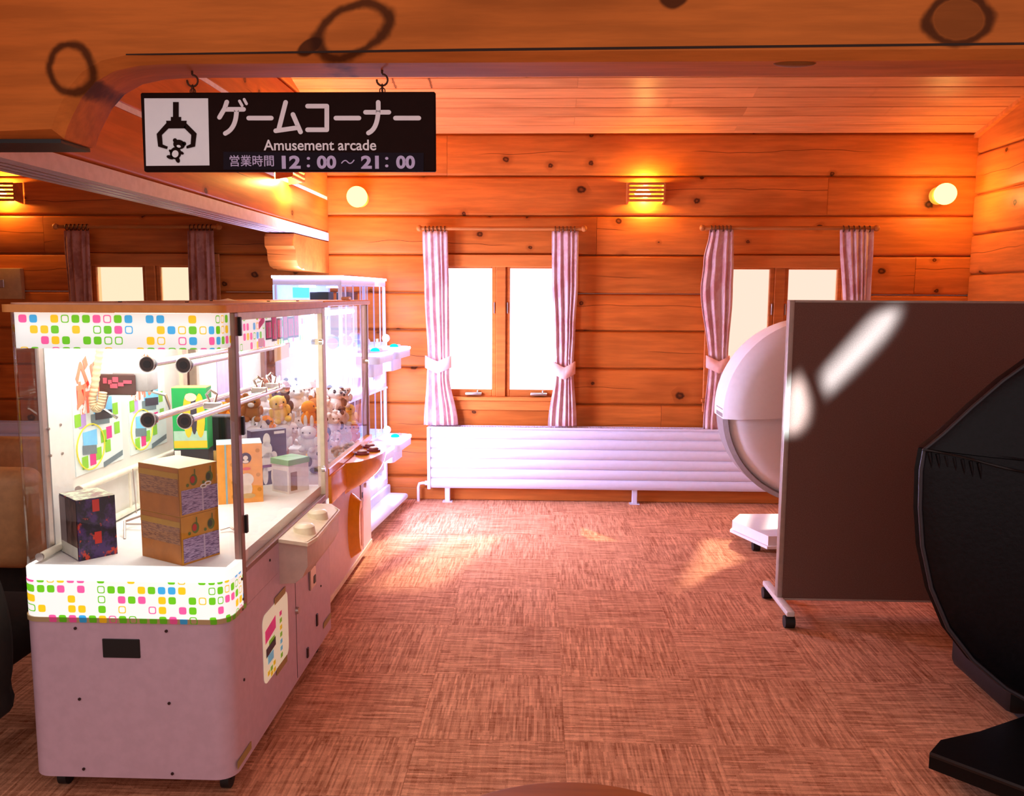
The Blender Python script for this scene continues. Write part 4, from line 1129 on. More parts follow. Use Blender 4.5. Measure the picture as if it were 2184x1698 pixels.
N, e1, e2, h_ = base_box((643, 1032), (680, 1022), (614, 1027), (641, 978))
per = Vector((-e1.y, e1.x, 0)).normalized(); per = per if per.y > 0 else -per
bt = Thing('prize_box', 'small white carton with a green lid near the door post', 'box', N+(e1+e2)/2, 'boxed prizes')
e1 = Vector((.055, .09, 0)); e2 = Vector((-.085, .055, 0)); N = Vector((-1.0, 3.29, TZ)); h_ = .115
bt.root.location = N+(e1+e2)/2; bt.o = N+(e1+e2)/2
bt.part('carton', MB().obox(N, e1, e2, (0, 0, h_)), WHT)
bt.part('lid', MB().obox(N-e1*.03-e2*.03+Vector((0, 0, h_)), e1*1.06, e2*1.06, (0, 0, .022)), plain('green_lid', (130, 190, 110), .45))
bt.part('info_panel', MB().poly(on_face(N, e2, h_, -e1, .08, .92, .08, .8)), plain('grey_panel', (208, 206, 214), .5))
bt.part('window_print', MB().poly(on_face(N, e1, h_, -e2, .08, .4, .1, .75)), plain('brown_window', (150, 120, 96), .5))

# green tall carton stacked on a black and white one
GRN = plain('green_carton', (24, 170, 84), .45); YEL = plain('yellow_print_b', (250, 200, 40), .45)
N, e1, e2 = Vector((-1.40, 3.16, TZ)), Vector((.125, .02, 0)), Vector((-.012, .08, 0))
nn = Vector((.02, -.125, 0))
bt = Thing('prize_box', 'black and white carton under the green and yellow one', 'box', N+(e1+e2)/2, 'boxed prizes')
bt.part('carton', MB().obox(N, e1, e2, (0, 0, .20)), plain('ink_carton', (40, 38, 42), .4))
bt.part('picture', MB().poly(disc_face(N, e1, .20, nn, .55, .45, .022, .002, ry=.05)), WHT)
bt.part('picture', MB().poly(disc_face(N, e1, .20, nn, .85, .55, .012, .002, ry=.04)), WHT)
bt.part('spine', MB().poly(on_face(N, e1, .20, nn, .02, .2, .02, .98)), WHT)
N = N+Vector((0, 0, .2005)); h_ = .235
bt = Thing('prize_box', 'green carton with a yellow picture stacked behind the prize bars', 'box', N+(e1+e2)/2, 'boxed prizes')
bt.part('carton', MB().obox(N, e1, e2, (0, 0, h_)), GRN)
bt.part('top_flap', MB().obox(N+Vector((0, 0, h_)), e1, e2, (0, 0, .002)), plain('yellow_flap', (250, 214, 120), .45))
bt.part('yellow_band', MB().poly(on_face(N, e1, h_, nn, .02, .98, .02, .14)), YEL)
bt.part('pale_band', MB().poly(on_face(N, e1, h_, nn, .02, .98, .14, .30, .0014)), plain('mint_band', (176, 214, 190), .5))
for u, ry in ((.45, .085), (.80, .085)): bt.part('picture', MB().poly(disc_face(N, e1, h_, nn, u, .55, .018, .002, ry=ry)), YEL)
bt.part('picture', MB().poly(disc_face(N, e1, h_, nn, .62, .56, .012, .0026, ry=.075)), DARKI)
bt.part('picture', MB().poly(disc_face(N, e1, h_, nn, .55, .85, .022, .003, ry=.016)), PALEB)

# ------------------------------------------------------------------ crane machine 2
A0, A1, B0, B1 = -1.60, -.98, 3.80, 4.79
M2 = Thing('crane_machine', 'second crane game machine with orange controls full of plush toys', 'game machine', ((A0+A1)/2, (B0+B1)/2, 0), 'crane machines')
PINKW = plain('pinkish_white_paint', (236, 206, 216), .4, var=.03)
M2.part('cabinet', MB().bbox(A0, A1, B0, B1, .068, .60, .008, 2), PINKW, 40)
M2.part('plinth_strip', MB().box(A1-.01, A1+.004, B0, B1, .062, .085), CREAMPL)
M2.part('toy_tray', MB().box(A0+.01, A1-.01, B0+.01, B1-.01, .60, .66), W_INNER)
M2.part('roof', MB().bbox(A0-.01, A1+.01, B0-.01, B1+.01, 1.435, 1.46, .004, 1), ROOFWOOD)
M2.part('roof_latch', MB().bbox(A1-.06, A1-.02, 4.40, 4.46, 1.4605, 1.478, .004, 1), CREAMPL)
for x, y in ((A0, B0), (A1-.035, B0), (A0, B1-.035), (A1-.035, B1-.035)):
    M2.part('corner_post', MB().bbox(x, x+.035, y, y+.035, .66, 1.435, .004, 1), CREAMPL if y < 4 else POST)
M2.part('side_glass', MB().sheet([(A1-.006, B0+.035), (A1-.006, B1-.035)], .70, 1.43), GLASS)
M2.part('front_glass', MB().sheet([(A0+.035, B0+.006), (A1-.035, B0+.006)], .70, 1.43), GLASS)
M2.part('back_panel', MB().box(A0, A0+.012, B0+.035, B1-.035, .66, 1.43), W_INNER)
M2.part('orange_sill', MB().bbox(A1-.02, A1+.012, B0, B1, .665, .70, .004, 1), ORANGE)
M2.part('orange_skirt', MB().bbox(A1-.004, A1+.02, B0+.01, B0+.48, .53, .665, .008, 2), ORANGE, 40)
# bulging control console
rows_ = []
yc0, yc1 = 4.10, 4.76
for i in range(9):
    t = i/8; z = .665-.155*t; gro = .125*math.sqrt(max(0, 1-t*t))+.012
    row = []
    for k in range(15):
        u = k/14; yy = yc0+(yc1-yc0)*u
        row.append(Vector((A1+.012+gro*math.sin(math.pi*u)**.55, yy, z)))
    rows_.append(row)
cm = MB().grid(rows_); cm.poly(rows_[0][::-1]); cm.poly(rows_[-1])
con = M2.part('control_console', cm, ORANGE, 60)
for xx, yy in ((A1+.05, 4.34), (A1+.09, 4.44), (A1+.05, 4.54)):
    b_ = MB().cyl((xx, yy, .666), (xx, yy, .676), .036, n=20); b_.cyl((xx, yy, .676), (xx, yy, .684), .028, .024, 20)
    M2.part('button', b_, [MAROON], 40, con)
    M2.part('button_cap', MB().cyl((xx, yy, .684), (xx, yy, .688), .022, .018, 20), BEIGE, 40, con)
dh = MB()
rows_ = []
yc, zc = 4.29, .30
for i in range(9):
    a = math.pi*i/8
    rows_.append([Vector((A1+.05*math.sin(a)*(1 if abs(math.cos(2*math.pi*k/20)) < 2 else 1), yc+(.105-.045*math.sin(a))*math.cos(2*math.pi*k/20)*.9, zc+(.175-.04*math.sin(a))*math.sin(2*math.pi*k/20))) for k in range(20)] if i < 5 else rows_[-1])
dr = MB().grid(rows_[:5], closed_u=True); dr.poly(rows_[4])
pd_ = M2.part('prize_door', dr, ORANGE, 60)
M2.part('door_recess', MB().prism([(A1+.0505, yc+y, zc+z) for y, z in rounded(-.01, .042, -.11, .09, .02)], (.001, 0, 0)), plain('amber_recess', (214, 120, 16), .3), None, pd_)
M2.part('lock', MB().cyl((A1, 4.62, .44), (A1+.012, 4.62, .44), .014, n=14), CHROME, 40)
M2.part('coin_plate', MB().bbox(A1, A1+.006, 4.50, 4.56, .36, .50, .003, 1), STEEL)
M2.part('coin_opening', MB().box(A1+.006, A1+.008, 4.52, 4.54, .39, .42), BLACK)
M2.part('door_gap', MB().box(A1-.001, A1+.001, 4.56, 4.563, .09, .58), SCREW)
M2.part('glass_lock', MB().cyl((A1-.006, B1-.06, 1.12), (A1+.01, B1-.06, 1.12), .012, n=14), CHROME, 40)
M2.part('fluorescent_tube', MB().cyl((-1.05, 3.9, 1.40), (-1.05, 4.7, 1.40), .013, n=12), TUBE, 40)
lamp('machine_lamp_b', 'AREA', (-1.3, 4.3, 1.42), 8, (.9, .93, 1.0), .45, shape='RECTANGLE', size_y=.8)
for x, y in ((A1-.05, B0+.08), (A1-.05, B1-.06), (A0+.06, B0+.08), (A0+.06, B1-.06)): caster(M2, x, y, .07)
M2.part('poster', MB().box(A0+.012, A0+.015, 4.1, 4.45, .95, 1.25), plain('lilac_poster', (196, 184, 230), .5))

# plush toys
PWHITE = plain('white_plush', (236, 232, 236), .95, var=.05, scale=120, spec=.1); PBROWN = plain('brown_plush', (176, 110, 62), .95, scale=120, spec=.1); PORANGE = plain('orange_plush', (246, 150, 50), .95, scale=120, spec=.1); PBLACK = plain('black_plush', (52, 46, 58), .95, scale=120, spec=.1); PYEL = plain('yellow_plush', (250, 208, 110), .95, scale=120, spec=.1); PPINK = plain('pink_plush', (236, 170, 170), .95, scale=120, spec=.1)
def plush(kind):
    body = {'bunny': PWHITE, 'bear': PBROWN, 'panda': PWHITE, 'chick': PORANGE, 'cat': PBLACK, 'duck': PYEL, 'pig': PPINK}[kind]
    lab = {'bunny': 'white bunny plush toy in the heap of soft toys', 'bear': 'brown bear plush toy in the heap of soft toys', 'panda': 'black and white panda plush toy in the heap', 'chick': 'orange chick plush toy in the heap of soft toys', 'cat': 'black cat plush toy in the heap of soft toys', 'duck': 'pale yellow duck plush toy in the heap', 'pig': 'pink pig plush toy in the heap of soft toys'}[kind]
    r = empty('plush_toy', lab, 'plush toy', 'plush toys in the second machine')
    mb = MB().ball((0, 0, .05), (.052, .048, .054), 14, 9); mb.ball((0, -.008, .125), (.056, .05, .048), 14, 9)
    mb.build('body', body, r, 80)
    dk = PBLACK if kind == 'panda' else body
    if kind == 'bunny':
        for s_ in (-1, 1): MB().ball((s_*.022, 0, .20), (.014, .010, .045), 10, 7).build('ear', body, r, 80)
    elif kind in ('bear', 'panda', 'pig', 'cat'):
        for s_ in (-1, 1): MB().ball((s_*.042, 0, .165), (.02, .012, .02), 10, 7).build('ear', dk, r, 80)
    if kind in ('chick', 'duck'):
        MB().ball((0, -.06, .118), (.016, .018, .008), 10, 6).build('beak', ORANGE if kind == 'duck' else PYEL, r, 80)
    else: MB().ball((0, -.055, .112), (.022, .014, .016), 10, 7).build('muzzle', PWHITE if kind != 'panda' else PWHITE, r, 80)
    for s_ in (-1, 1):
        MB().ball((s_*.024, -.052, .132), (.012, .008, .014) if kind == 'panda' else .006, 8, 6).build('eye', PBLACK if kind != 'cat' else PYEL, r, 80)
        MB().ball((s_*.055, -.016, .07), (.017, .017, .032), 10, 7).build('arm', dk, r, 80)
        MB().ball((s_*.034, -.042, .015), (.022, .032, .019), 10, 7).build('foot', dk, r, 80)
    return r
protos = {}
kinds = ['bunny']*9+['bear', 'bear', 'panda', 'panda', 'panda', 'chick', 'cat', 'duck', 'duck', 'pig']
spots = []
LAYER = ('bottom', 'middle', 'top'); ROW = ('first', 'second', 'third', 'fourth', 'fifth', 'sixth', 'seventh'); COLW = ('by the back panel', 'left of centre', 'right of centre', 'against the side glass')
M2.part('toy_platform', MB().bbox(-1.55, -1.15, 4.0, 4.72, .66, .745, .01, 1), W_INNER)
for lay, (z, mg) in enumerate(((.661, .0), (.768, .005), (.872, .03))):
    for i in range(4):
        for j in range(7):
            if lay == 0 and not (i == 3 or j == 0): continue
            x = -1.515+mg+(.445-2*mg)*i/3+random.uniform(-.01, .01); y = 3.89+mg+(.80-2*mg)*j/6+random.uniform(-.012, .012)
            spots.append((x, y, z+random.uniform(-.004, .012)+(.03 if lay == 2 and i in (1, 2) else 0), lay, i, j))
KW = {'bunny': 'white bunny', 'bear': 'brown bear', 'panda': 'panda', 'chick': 'orange chick', 'cat': 'black cat', 'duck': 'yellow duck', 'pig': 'pink pig'}
for k, (x, y, z, lay, i, j) in enumerate(spots):
    kd = random.choice(kinds)
    if kd not in protos: o = protos[kd] = plush(kd)
    else: o = copy_tree(protos[kd])
    o['label'] = '%s plush, %s layer, %s row from the front, %s' % (KW[kd], LAYER[lay], ROW[j], COLW[i])
    o.location = (x, y, z); o.rotation_euler = (random.uniform(-.3, .15), random.uniform(-.25, .25), random.uniform(-.4, 1.5))
    o.scale = [random.uniform(.62, .76)]*3

# ------------------------------------------------------------------ mini double-deck crane machine with LED trim
C0 = Vector((-1.185, 5.02, 0)); rot3 = R(-5)
M3 = empty('mini_crane_machine', 'narrow two deck crane machine glowing with violet white light strips', 'game machine', 'crane machines', loc=C0, rz=rot3)
def m3(name, mb, mat, smooth=None, sub=None): return mb.build(name, mat, sub if sub is not None else M3, smooth)
# local: right face x=0, body to -x (.42), y 0..0.97
WX, LY, HT = .42, .97, 1.60
m3('base', MB().bbox(-WX, .02, 0, LY, .05, .14, .008, 2), M3BODY, 40)
m3('foot_tray', MB().bbox(.0, .155, .02, LY-.02, .045, .085, .018, 3), M3BODY, 40)
m3('tray_light', MB().box(.0, .006, .02, LY-.02, .088, .10), LED)
for z0, z1, nm in ((.14, .52, 'lower_cabinet'), (.84, 1.14, 'middle_cabinet')):
    m3(nm, MB().bbox(-WX, 0, 0, LY, z0, z1, .006, 1), M3BODY)
for z0, z1 in ((.52, .84), (1.14, 1.545)):
    m3('play_floor', MB().box(-WX+.01, -.01, .01, LY-.01, z0, z0+.02), M3IN)
    m3('back_wall', MB().box(-WX, -WX+.012, 0, LY, z0, z1), M3IN)
    for x, y in ((-WX, 0), (-.02, 0), (-.02, LY/2-.01), (-.02, LY-.02), (-WX, LY-.02)):
        m3('corner_post', MB().bbox(x, x+.02, y, y+.02, z0, z1, .003, 1), M3BODY)
    m3('glass', MB().sheet([(-WX+.02, .004), (-.02, .004)], z0, z1), HAZEGLASS)
    m3('glass', MB().sheet([(-.004, .02), (-.004, LY-.02)], z0, z1), HAZEGLASS)
    for k in range(6):
        y = .10+.15*k
        m3('door_bar', MB().box(-.012, -.006, y, y+.012, z0, z1), M3BODY)
    for y in (.22, .72):
        m3('latch', MB().bbox(-.004, .01, y, y+.03, z0+.03, z0+.055, .003, 1), plain('gold_latch', (200, 160, 110), .4) if 'gold_latch' not in MATS else MATS['gold_latch'])
        m3('carriage', MB().bbox(-.26, -.14, y-.04, y+.06, z1-.10, z1-.04, .006, 2), BLACK, 40)
        cl_ = MB().cyl((-.20, y+.01, z1-.10), (-.20, y+.01, z1-.16), .012)
        for s_ in (-1, 1): cl_.tube([(-.20, y+.01, z1-.15), (-.20+s_*.04, y+.01, z1-.17), (-.20+s_*.03, y+.01, z1-.21)], .004, 6)
        m3('claw', cl_, CHROME, 40)
        m3('light_panel', MB().box(-.32, -.24, y-.06, y+.02, z1-.012, z1-.004), LED)
m3('head_panel', MB().bbox(-WX, 0, 0, LY, 1.545, 1.585, .004, 1), M3BODY)
m3('top_light', MB().box(-WX-.004, .006, -.006, LY+.004, 1.585, 1.60), LED)
m3('screen', MB().box(-.30, -.20, .010, .014, 1.47, 1.53), SCREEN)
# stations
for z in (1.135, .515):
    for y in (.10, .56):
        hw_ = .19
        st_ = rounded(0, 2*hw_, -.02, .19, .05)
        pts = [(max(-.005, v), y+u) for u, v in st_]
        tr_ = m3('control_tray', MB().prism([(x, yy, z-.065) for x, yy in pts], (0, 0, .05)), M3BODY, 40)
        m3('tray_rim', MB().prism([(x*1.0+(.004 if x > 0 else 0), yy, z-.016) for x, yy in pts], (0, 0, .014)), LED, None, tr_)
        m3('tray_top', MB().prism([((x-.012) if x > .02 else x, y+hw_+(yy-y-hw_)*.93, z-.001) for x, yy in pts], (0, 0, .004)), M3BODY, None, tr_)
        m3('tray_underside', MB().prism([(x*.72, y+hw_+(yy-y-hw_)*.7, z-.15) for x, yy in pts], (0, 0, .085)), M3BODY, 40, tr_)
        js = MB().cyl((.08, y+.12, z), (.08, y+.12, z+.05), .006); js.ball((.08, y+.12, z+.066), .026, 14, 10)
        m3('joystick', js, M3BODY, 60, tr_)
        m3('button', MB().ball((.11, y+.21, z+.006), (.03, .03, .018), 14, 8), CYAN, 60, tr_)
        m3('button', MB().ball((.12, y+.29, z+.006), (.018, .018, .012), 12, 8), PINKG, 60, tr_)
# light framed prize outlets
for z0, z1 in ((.88, 1.05), (.20, .42)):
    for y in (.10, .56):
        fr = MB().box(.001, .012, y, y+.022, z0, z1); fr.box(.001, .012, y+.30, y+.322, z0, z1); fr.box(.001, .012, y, y+.322, z0, z0+.022)
        of = m3('outlet_light', fr, LED)
        m3('outlet_flap', MB().prism([(.004, y+.161+u, (z0+z1)/2+v) for u, v in rounded(-.10, .10, -(z1-z0)*.36, (z1-z0)*.42, .04)], (.012, 0, 0)), HAZEGLASS, None, of)
for z in (.52, .84, 1.14):
    m3('shelf_light', MB().box(-.004, .006, 0, LY, z-.008, z+.004), LED_SOFT)
mw3 = Matrix.Translation(C0) @ Matrix.Rotation(rot3, 4, 'Z')
for z, e_ in ((1.02, 28), (.42, 16)):
    l_ = lamp('mini_machine_added_glow', 'AREA', mw3 @ Vector((.21, LY*.3, z)), e_, (.62, .62, 1.0), .4, shape='RECTANGLE', size_y=.3)  # added mid-air lamp with no body, strengthens the light of the strips
    l_.rotation_euler = (0, R(90), rot3); l_.rotation_euler = (mw3.to_3x3() @ Vector((-1, 0, 0))).to_track_quat('Z', 'Y').to_euler()
for z, e_ in ((.88, 26),):
    l_ = lamp('mini_machine_added_end_glow', 'AREA', mw3 @ Vector((.06, LY-.34, z)), e_, (.55, .58, 1.0), .12, shape='RECTANGLE', size_y=1.4)  # added lamp with no body, brightens the back wall nearby
    l_.rotation_euler = (mw3.to_3x3() @ Vector((-.75, -.66, 0))).to_track_quat('Z', 'Y').to_euler()
# small prizes on the play floors
CAPS = [plain('capsule_pink', (240, 170, 200), .3), plain('capsule_cream', (246, 220, 180), .3), plain('capsule_blue', (150, 190, 245), .3), plain('capsule_white', (240, 240, 250), .3)]
ORD = ['first', 'second', 'third', 'fourth', 'fifth', 'sixth', 'seventh', 'eighth', 'ninth', 'tenth']
NAMES = ['pink', 'cream', 'blue', 'white']
for zi, z in enumerate((.541, 1.161)):
    for k in range(10):
        q = mw3 @ Vector((-.09-.11*(k % 2)-.02*(k % 3), .09+.085*k, z))
        cp = empty('capsule_toy', '%s capsule toy, %s from the near end of the %s deck' % (NAMES[k % 4], ORD[k], ('lower', 'upper')[zi]), 'capsule toy', 'capsule toys in the glowing machine', loc=q)
        MB().ball((0, 0, .035), .035, 14, 10).build('shell', CAPS[k % 4], cp, 60)
        MB().tube([(.0355*math.cos(t), .0355*math.sin(t), .035) for t in [2*math.pi*i/16 for i in range(16)]], .002, 5, True).build('band', WHT, cp)
for x, y in ((-.05, .06), (-.05, LY-.06), (-WX+.05, .06), (-WX+.05, LY-.06)): m3('foot', MB().cyl((x, y, 0), (x, y, .05), .02, n=12), RUBBER, 40)

# ------------------------------------------------------------------ partition on castors
PYY = 3.93
p0 = PY(1690, 640, PYY); px0, pz1 = p0.x, p0.z; pz0 = PY(1670, 1280, PYY).z; px1 = 2.62
PT = Thing('partition_screen', 'grey brown fabric partition board standing on castors', 'partition', ((px0+px1)/2, PYY, 0))
PT.part('panel', MB().bbox(px0+.005, px1, PYY, PYY+.03, pz0+.004, pz1-.006, .003, 1), FABRIC)
for nm, x0_, x1_, z0_, z1_ in (('frame_side', px0-.012, px0+.012, pz0, pz1), ('frame_side', px1-.01, px1+.012, pz0, pz1), ('frame_rail', px0+.012, px1-.01, pz1-.012, pz1), ('frame_rail', px0+.012, px1-.01, pz0, pz0+.01)):
    PT.part(nm, MB().bbox(x0_, x1_, PYY-.003, PYY+.042, z0_, z1_, .004, 2), PFRAME, 40)
for xx in (px0, px1):
    lg = PT.part('foot_bar', MB().bbox(xx-.018, xx+.018, PYY-.19, PYY+.24, .058, .082, .005, 2), LEGW, 40)
    for yy in (PYY-.165, PYY+.215):
        c = MB().cyl((xx-.022, yy, .028), (xx+.022, yy, .028), .028, n=18); c.box(xx-.012, xx+.012, yy-.012, yy+.012, .03, .06)
        PT.part('castor', c, RUBBER, 40, lg)

# ------------------------------------------------------------------ round white pod behind the partition
PYD = 4.95
PC = PY(1745, 882, PYD); pr_ = PC.x-PY(1544, 840, PYD).x
PD = Thing('round_pod', 'big round white shell on a castor base behind the partition', 'massage pod', (PC.x, PYD+.1, 0))
def dome(a0, a1, r, y0, bulge, thick, n=40, rings=10):
    mb = MB(); rows = []
    for i in range(rings+1):
        rr = r*(i/rings); rows.append([Vector((PC.x+rr*math.cos(a0+(a1-a0)*k/n), y0-bulge*math.sqrt(max(0, 1-(i/rings)**2.2)), PC.z+rr*math.sin(a0+(a1-a0)*k/n))) for k in range(n+1)])
    mb.grid(rows)
    mb.grid([rows[-1], [v+Vector((0, thick, 0)) for v in rows[-1]]])
    mb.poly([v+Vector((0, thick, 0)) for v in rows[-1]])
    return mb
tl = R(-3)
PD.part('upper_shell', dome(R(-4)+0, R(184), pr_*1.0, PYD, .12, .26), PODW, 50)
PD.part('lower_shell', dome(R(176)+0, R(364), pr_*.94, PYD+.03, .10, .22), PODW, 50)
lip = MB(); rows = []
for k in range(41):
    a = R(178+184*k/40)
    rows.append([Vector((PC.x+pr_*f*math.cos(a), PYD+dy, PC.z+pr_*f*math.sin(a))) for f, dy in ((.935, .03), (.95, -.0), (1.0, .02), (1.0, .20))])
lip.grid(rows); PD.part('grey_lip', lip, PODG, 50)
PD.part('stem', MB().bbox(PC.x-.09, PC.x+.09, PYD+.05, PYD+.2, .10, PC.z-pr_*.8, .03, 3), PODW, 50)
bs = MB().prism([(1.17, 5.14, .075), (1.25, 5.30, .075), (2.1, 5.36, .075), (2.1, 4.84, .075), (1.30, 4.80, .075)], (0, 0, .055))
bo = PD.part('base', bs, PODW)
PD.part('base_rim', MB().prism([(1.155, 5.13, .06), (1.25, 5.32, .06), (2.12, 5.38, .06), (2.12, 4.82, .06), (1.29, 4.78, .06)], (0, 0, .015)), PODW, None, bo)
for x, y in ((1.27, 4.95), (1.45, 4.88), (2.0, 4.9), (1.3, 5.22), (2.0, 5.3)):
    c = MB().cyl((x-.02, y, .03), (x+.02, y, .03), .03, n=16); c.box(x-.01, x+.01, y-.01, y+.01, .03, .06); PD.part('castor', c, RUBBER, 40, bo)

# ------------------------------------------------------------------ black leather chair at the right edge
CYY = 2.80
CH = Thing('leather_chair', 'black leather massage chair with curved back at the picture edge', 'armchair', (1.85, CYY+.2, 0))
low = [(1958, 955), (1950, 1000), (1948, 1080), (1953, 1160), (1972, 1250), (2008, 1335), (2060, 1402), (2130, 1462), (2184, 1492)]
lo3 = [PY(x, y, CYY) for x, y in low]
def dens(o, k=5):
    r_ = []; n = len(o)
    for i in range(n):
        p0_, p1_, p2_, p3_ = (Vector(o[(i+d) % n]) for d in (-1, 0, 1, 2))
        for j in range(k):
            t = j/k; r_.append(tuple(.5*((2*p1_)+(-p0_+p2_)*t+(2*p0_-5*p1_+4*p2_-p3_)*t*t+(-p0_+3*p1_-3*p2_+p3_)*t**3)))
    return r_
def fine(o, k=4):
    r_ = []; n = len(o)
    for i in range(n):
        for j in range(k): r_.append((o[i][0]+(o[(i+1) % n][0]-o[i][0])*j/k, o[i][1]+(o[(i+1) % n][1]-o[i][1])*j/k))
    return r_
def pad(outline, y0, y1, name, mat, sub=None):
    """cushion: flat-domed front, rim, then narrowing towards the back"""
    cx, cz = 1.85, .945
    rows = []
    for f, y in ((.0, y0-.05), (.35, y0-.048), (.7, y0-.036), (.88, y0-.018), (.96, y0), (1.0, y0+.03), (.965, y0+.06), (.88, y0+.12), (.70, y0+.3), (.5, y1), (.0, y1)):
        rows.append([Vector((cx+(x-cx)*f, y, cz+(z-cz)*f)) for x, z in outline])
    return CH.part(name, MB().grid(rows, closed_u=True), mat, 70, sub)
out = fine([(p.x, p.z) for p in lo3]+[(1.80, .13), (2.05, .16), (2.28, .35), (2.40, .62), (2.42, .895), (1.85, .944), (1.55, .970)])
shell = pad(out, CYY-.03, CYY+.55, 'side_shell', LEATHER)
up = [(1957, 953), (2000, 918), (2060, 862), (2125, 806), (2184, 764)]
up3 = [PY(x, y, CYY) for x, y in up]
outu = fine([(p.x, p.z) for p in up3]+[(1.75, 1.40), (1.98, 1.42), (2.2, 1.35), (2.38, 1.16), (2.42, .897), (1.85, .946), (1.55, .972)])
pad(outu, CYY-.03, CYY+.55, 'backrest', LEATHER)
CH.part('piping', MB().tube([Vector((p.x+.012, CYY-.022, p.z)) for p in lo3], .007, 8), PIPING, 60, shell)
CH.part('piping', MB().tube([Vector((p.x+.010, CYY-.022, p.z-.008)) for p in up3], .006, 8), PIPING, 60)
sm0, sm1 = lo3[0], PY(2184, 1000, CYY)
CH.part('seam', MB().tube([sm0+(sm1-sm0)*t+Vector((0, -.034-.045*min(1, t*1.6), .004*math.sin(6*t))) for t in [i/10 for i in range(11)]], .004, 6), BLACK, 60, shell)
for k in range(7):
    t = .06+.07*k; q = sm0+(sm1-sm0)*t
    CH.part('pleat', MB().tube([q+Vector((0, -.03-.045*min(1, t*1.6), -.004)), q+Vector((.006, -.032-.045*min(1, t*1.6), -.03)), q+Vector((.010, -.032-.045*min(1, t*1.6), -.055))], [.006, .005, .001], 6), LEATHER, 60, shell)
f0 = PZ(1985, 1618, .06); f1 = PZ(2184, 1560, .06)
ft = MB().prism([(1.20, 2.52, .05), (1.27, 2.60, .05), (1.42, 2.66, .05), (1.75, 2.84, .05), (2.35, 2.86, .05), (2.35, 2.30, .05), (1.42, 2.30, .05)], (0, 0, .05))
bo = CH.part('base', ft, plain('chair_base_black', (14, 13, 14), .4, spec=.2))
CH.part('base_edge', MB().tube([(1.20, 2.515, .098), (1.425, 2.295, .098), (2.3, 2.295, .098)], .008, 6), BLACK, 40, bo)
for x, y in ((1.42, 2.42), (1.40, 2.6), (2.2, 2.4), (2.2, 2.78)): CH.part('foot', MB().cyl((x, y, 0), (x, y, .05), .025, n=12), BLACK, 40, bo)
CH.part('pedestal', MB().bbox(1.62, 2.2, 2.86, 3.3, .05, .25, .03, 2), BLACK, 40)
CH.part('pedestal_plate', MB().bbox(1.7, 2.2, 2.80, 3.2, .0, .05, .01, 1), BLACK, 40)

# ------------------------------------------------------------------ small round table at the bottom edge
tt = PZ(1195, 1663, .70)
TB = Thing('round_table', 'round wooden table top just showing at the bottom edge', 'table', (tt.x+.02, tt.y-.27, 0))
tc = TB.o
rows = []
for r_, z in ((0, .70), (.262, .70), (.268, .697), (.27, .69), (.27, .678), (.262, .672), (0, .672)):
    rows.append([Vector((tc.x+r_*math.cos(2*math.pi*k/64), tc.y+r_*math.sin(2*math.pi*k/64), z)) for k in range(64)])
TB.part('table_top', MB().grid(rows, closed_u=True), WOOD_TABLE, 40)
TB.part('column', MB().cyl((tc.x, tc.y, .03), (tc.x, tc.y, .672), .03, n=20), BLACK, 40)
TB.part('foot', MB().cyl((tc.x, tc.y, 0), (tc.x, tc.y, .03), .2, .17, 32), BLACK, 40)

scr = Vector((-1.22, 3.25, 1.4635))
SP_ = Thing('paper_scrap', 'crumpled white paper scrap lying on the crane machine roof', 'paper', scr)
SP_.part('scrap', MB().grid([[scr+Vector((.03*(i-1.5)+random.uniform(-.006, .006), .03*(j-1.5), .0+random.uniform(0, .014)*(1 if 0 < i < 3 and 0 < j < 3 else 0))) for i in range(4)] for j in range(4)]), WHT)

# ------------------------------------------------------------------ side room furniture at the left edge
DC = Thing('tub_chair', 'dark brown rounded chair back at the left edge', 'armchair', (-1.95, 2.5, 0))
DBR = plain('dark_brown_fabric', (34, 24, 18), .9, var=.2)
prof = [(-1.60, .30), (-1.585, .45), (-1.60, .58), (-1.635, .69), (-1.69, .775), (-1.78, .83), (-1.95, .86), (-2.2, .84), (-2.33, .72), (-2.36, .45), (-2.3, .25), (-1.66, .22)]
rows = []
cx, cz = -1.97, .55
for f, y in ((0, 2.24), (.9, 2.25), (1.0, 2.29), (1.0, 2.40), (.95, 2.44), (0, 2.45)):
    rows.append([Vector((cx+(x-cx)*f, y, cz+(z-cz)*f)) for x, z in dens(prof, 4)])
DC.part('backrest', MB().grid(rows, closed_u=True), DBR, 70)
DC.part('seat', MB().bbox(-2.3, -1.66, 2.44, 2.9, .30, .44, .05, 3), DBR, 50)
for x, y in ((-1.70, 2.34), (-2.26, 2.34), (-1.72, 2.84), (-2.26, 2.84)): DC.part('leg', MB().cyl((x, y, 0), (x, y, .31), .014, .02, 10), plain('bronze_leg', (150, 110, 70), .3, .6) if 'bronze_leg' not in MATS else MATS['bronze_leg'], 40)
DC.part('stretcher', MB().cyl((-1.70, 2.34, .10), (-2.26, 2.34, .10), .01, n=10), MATS['bronze_leg'], 40)

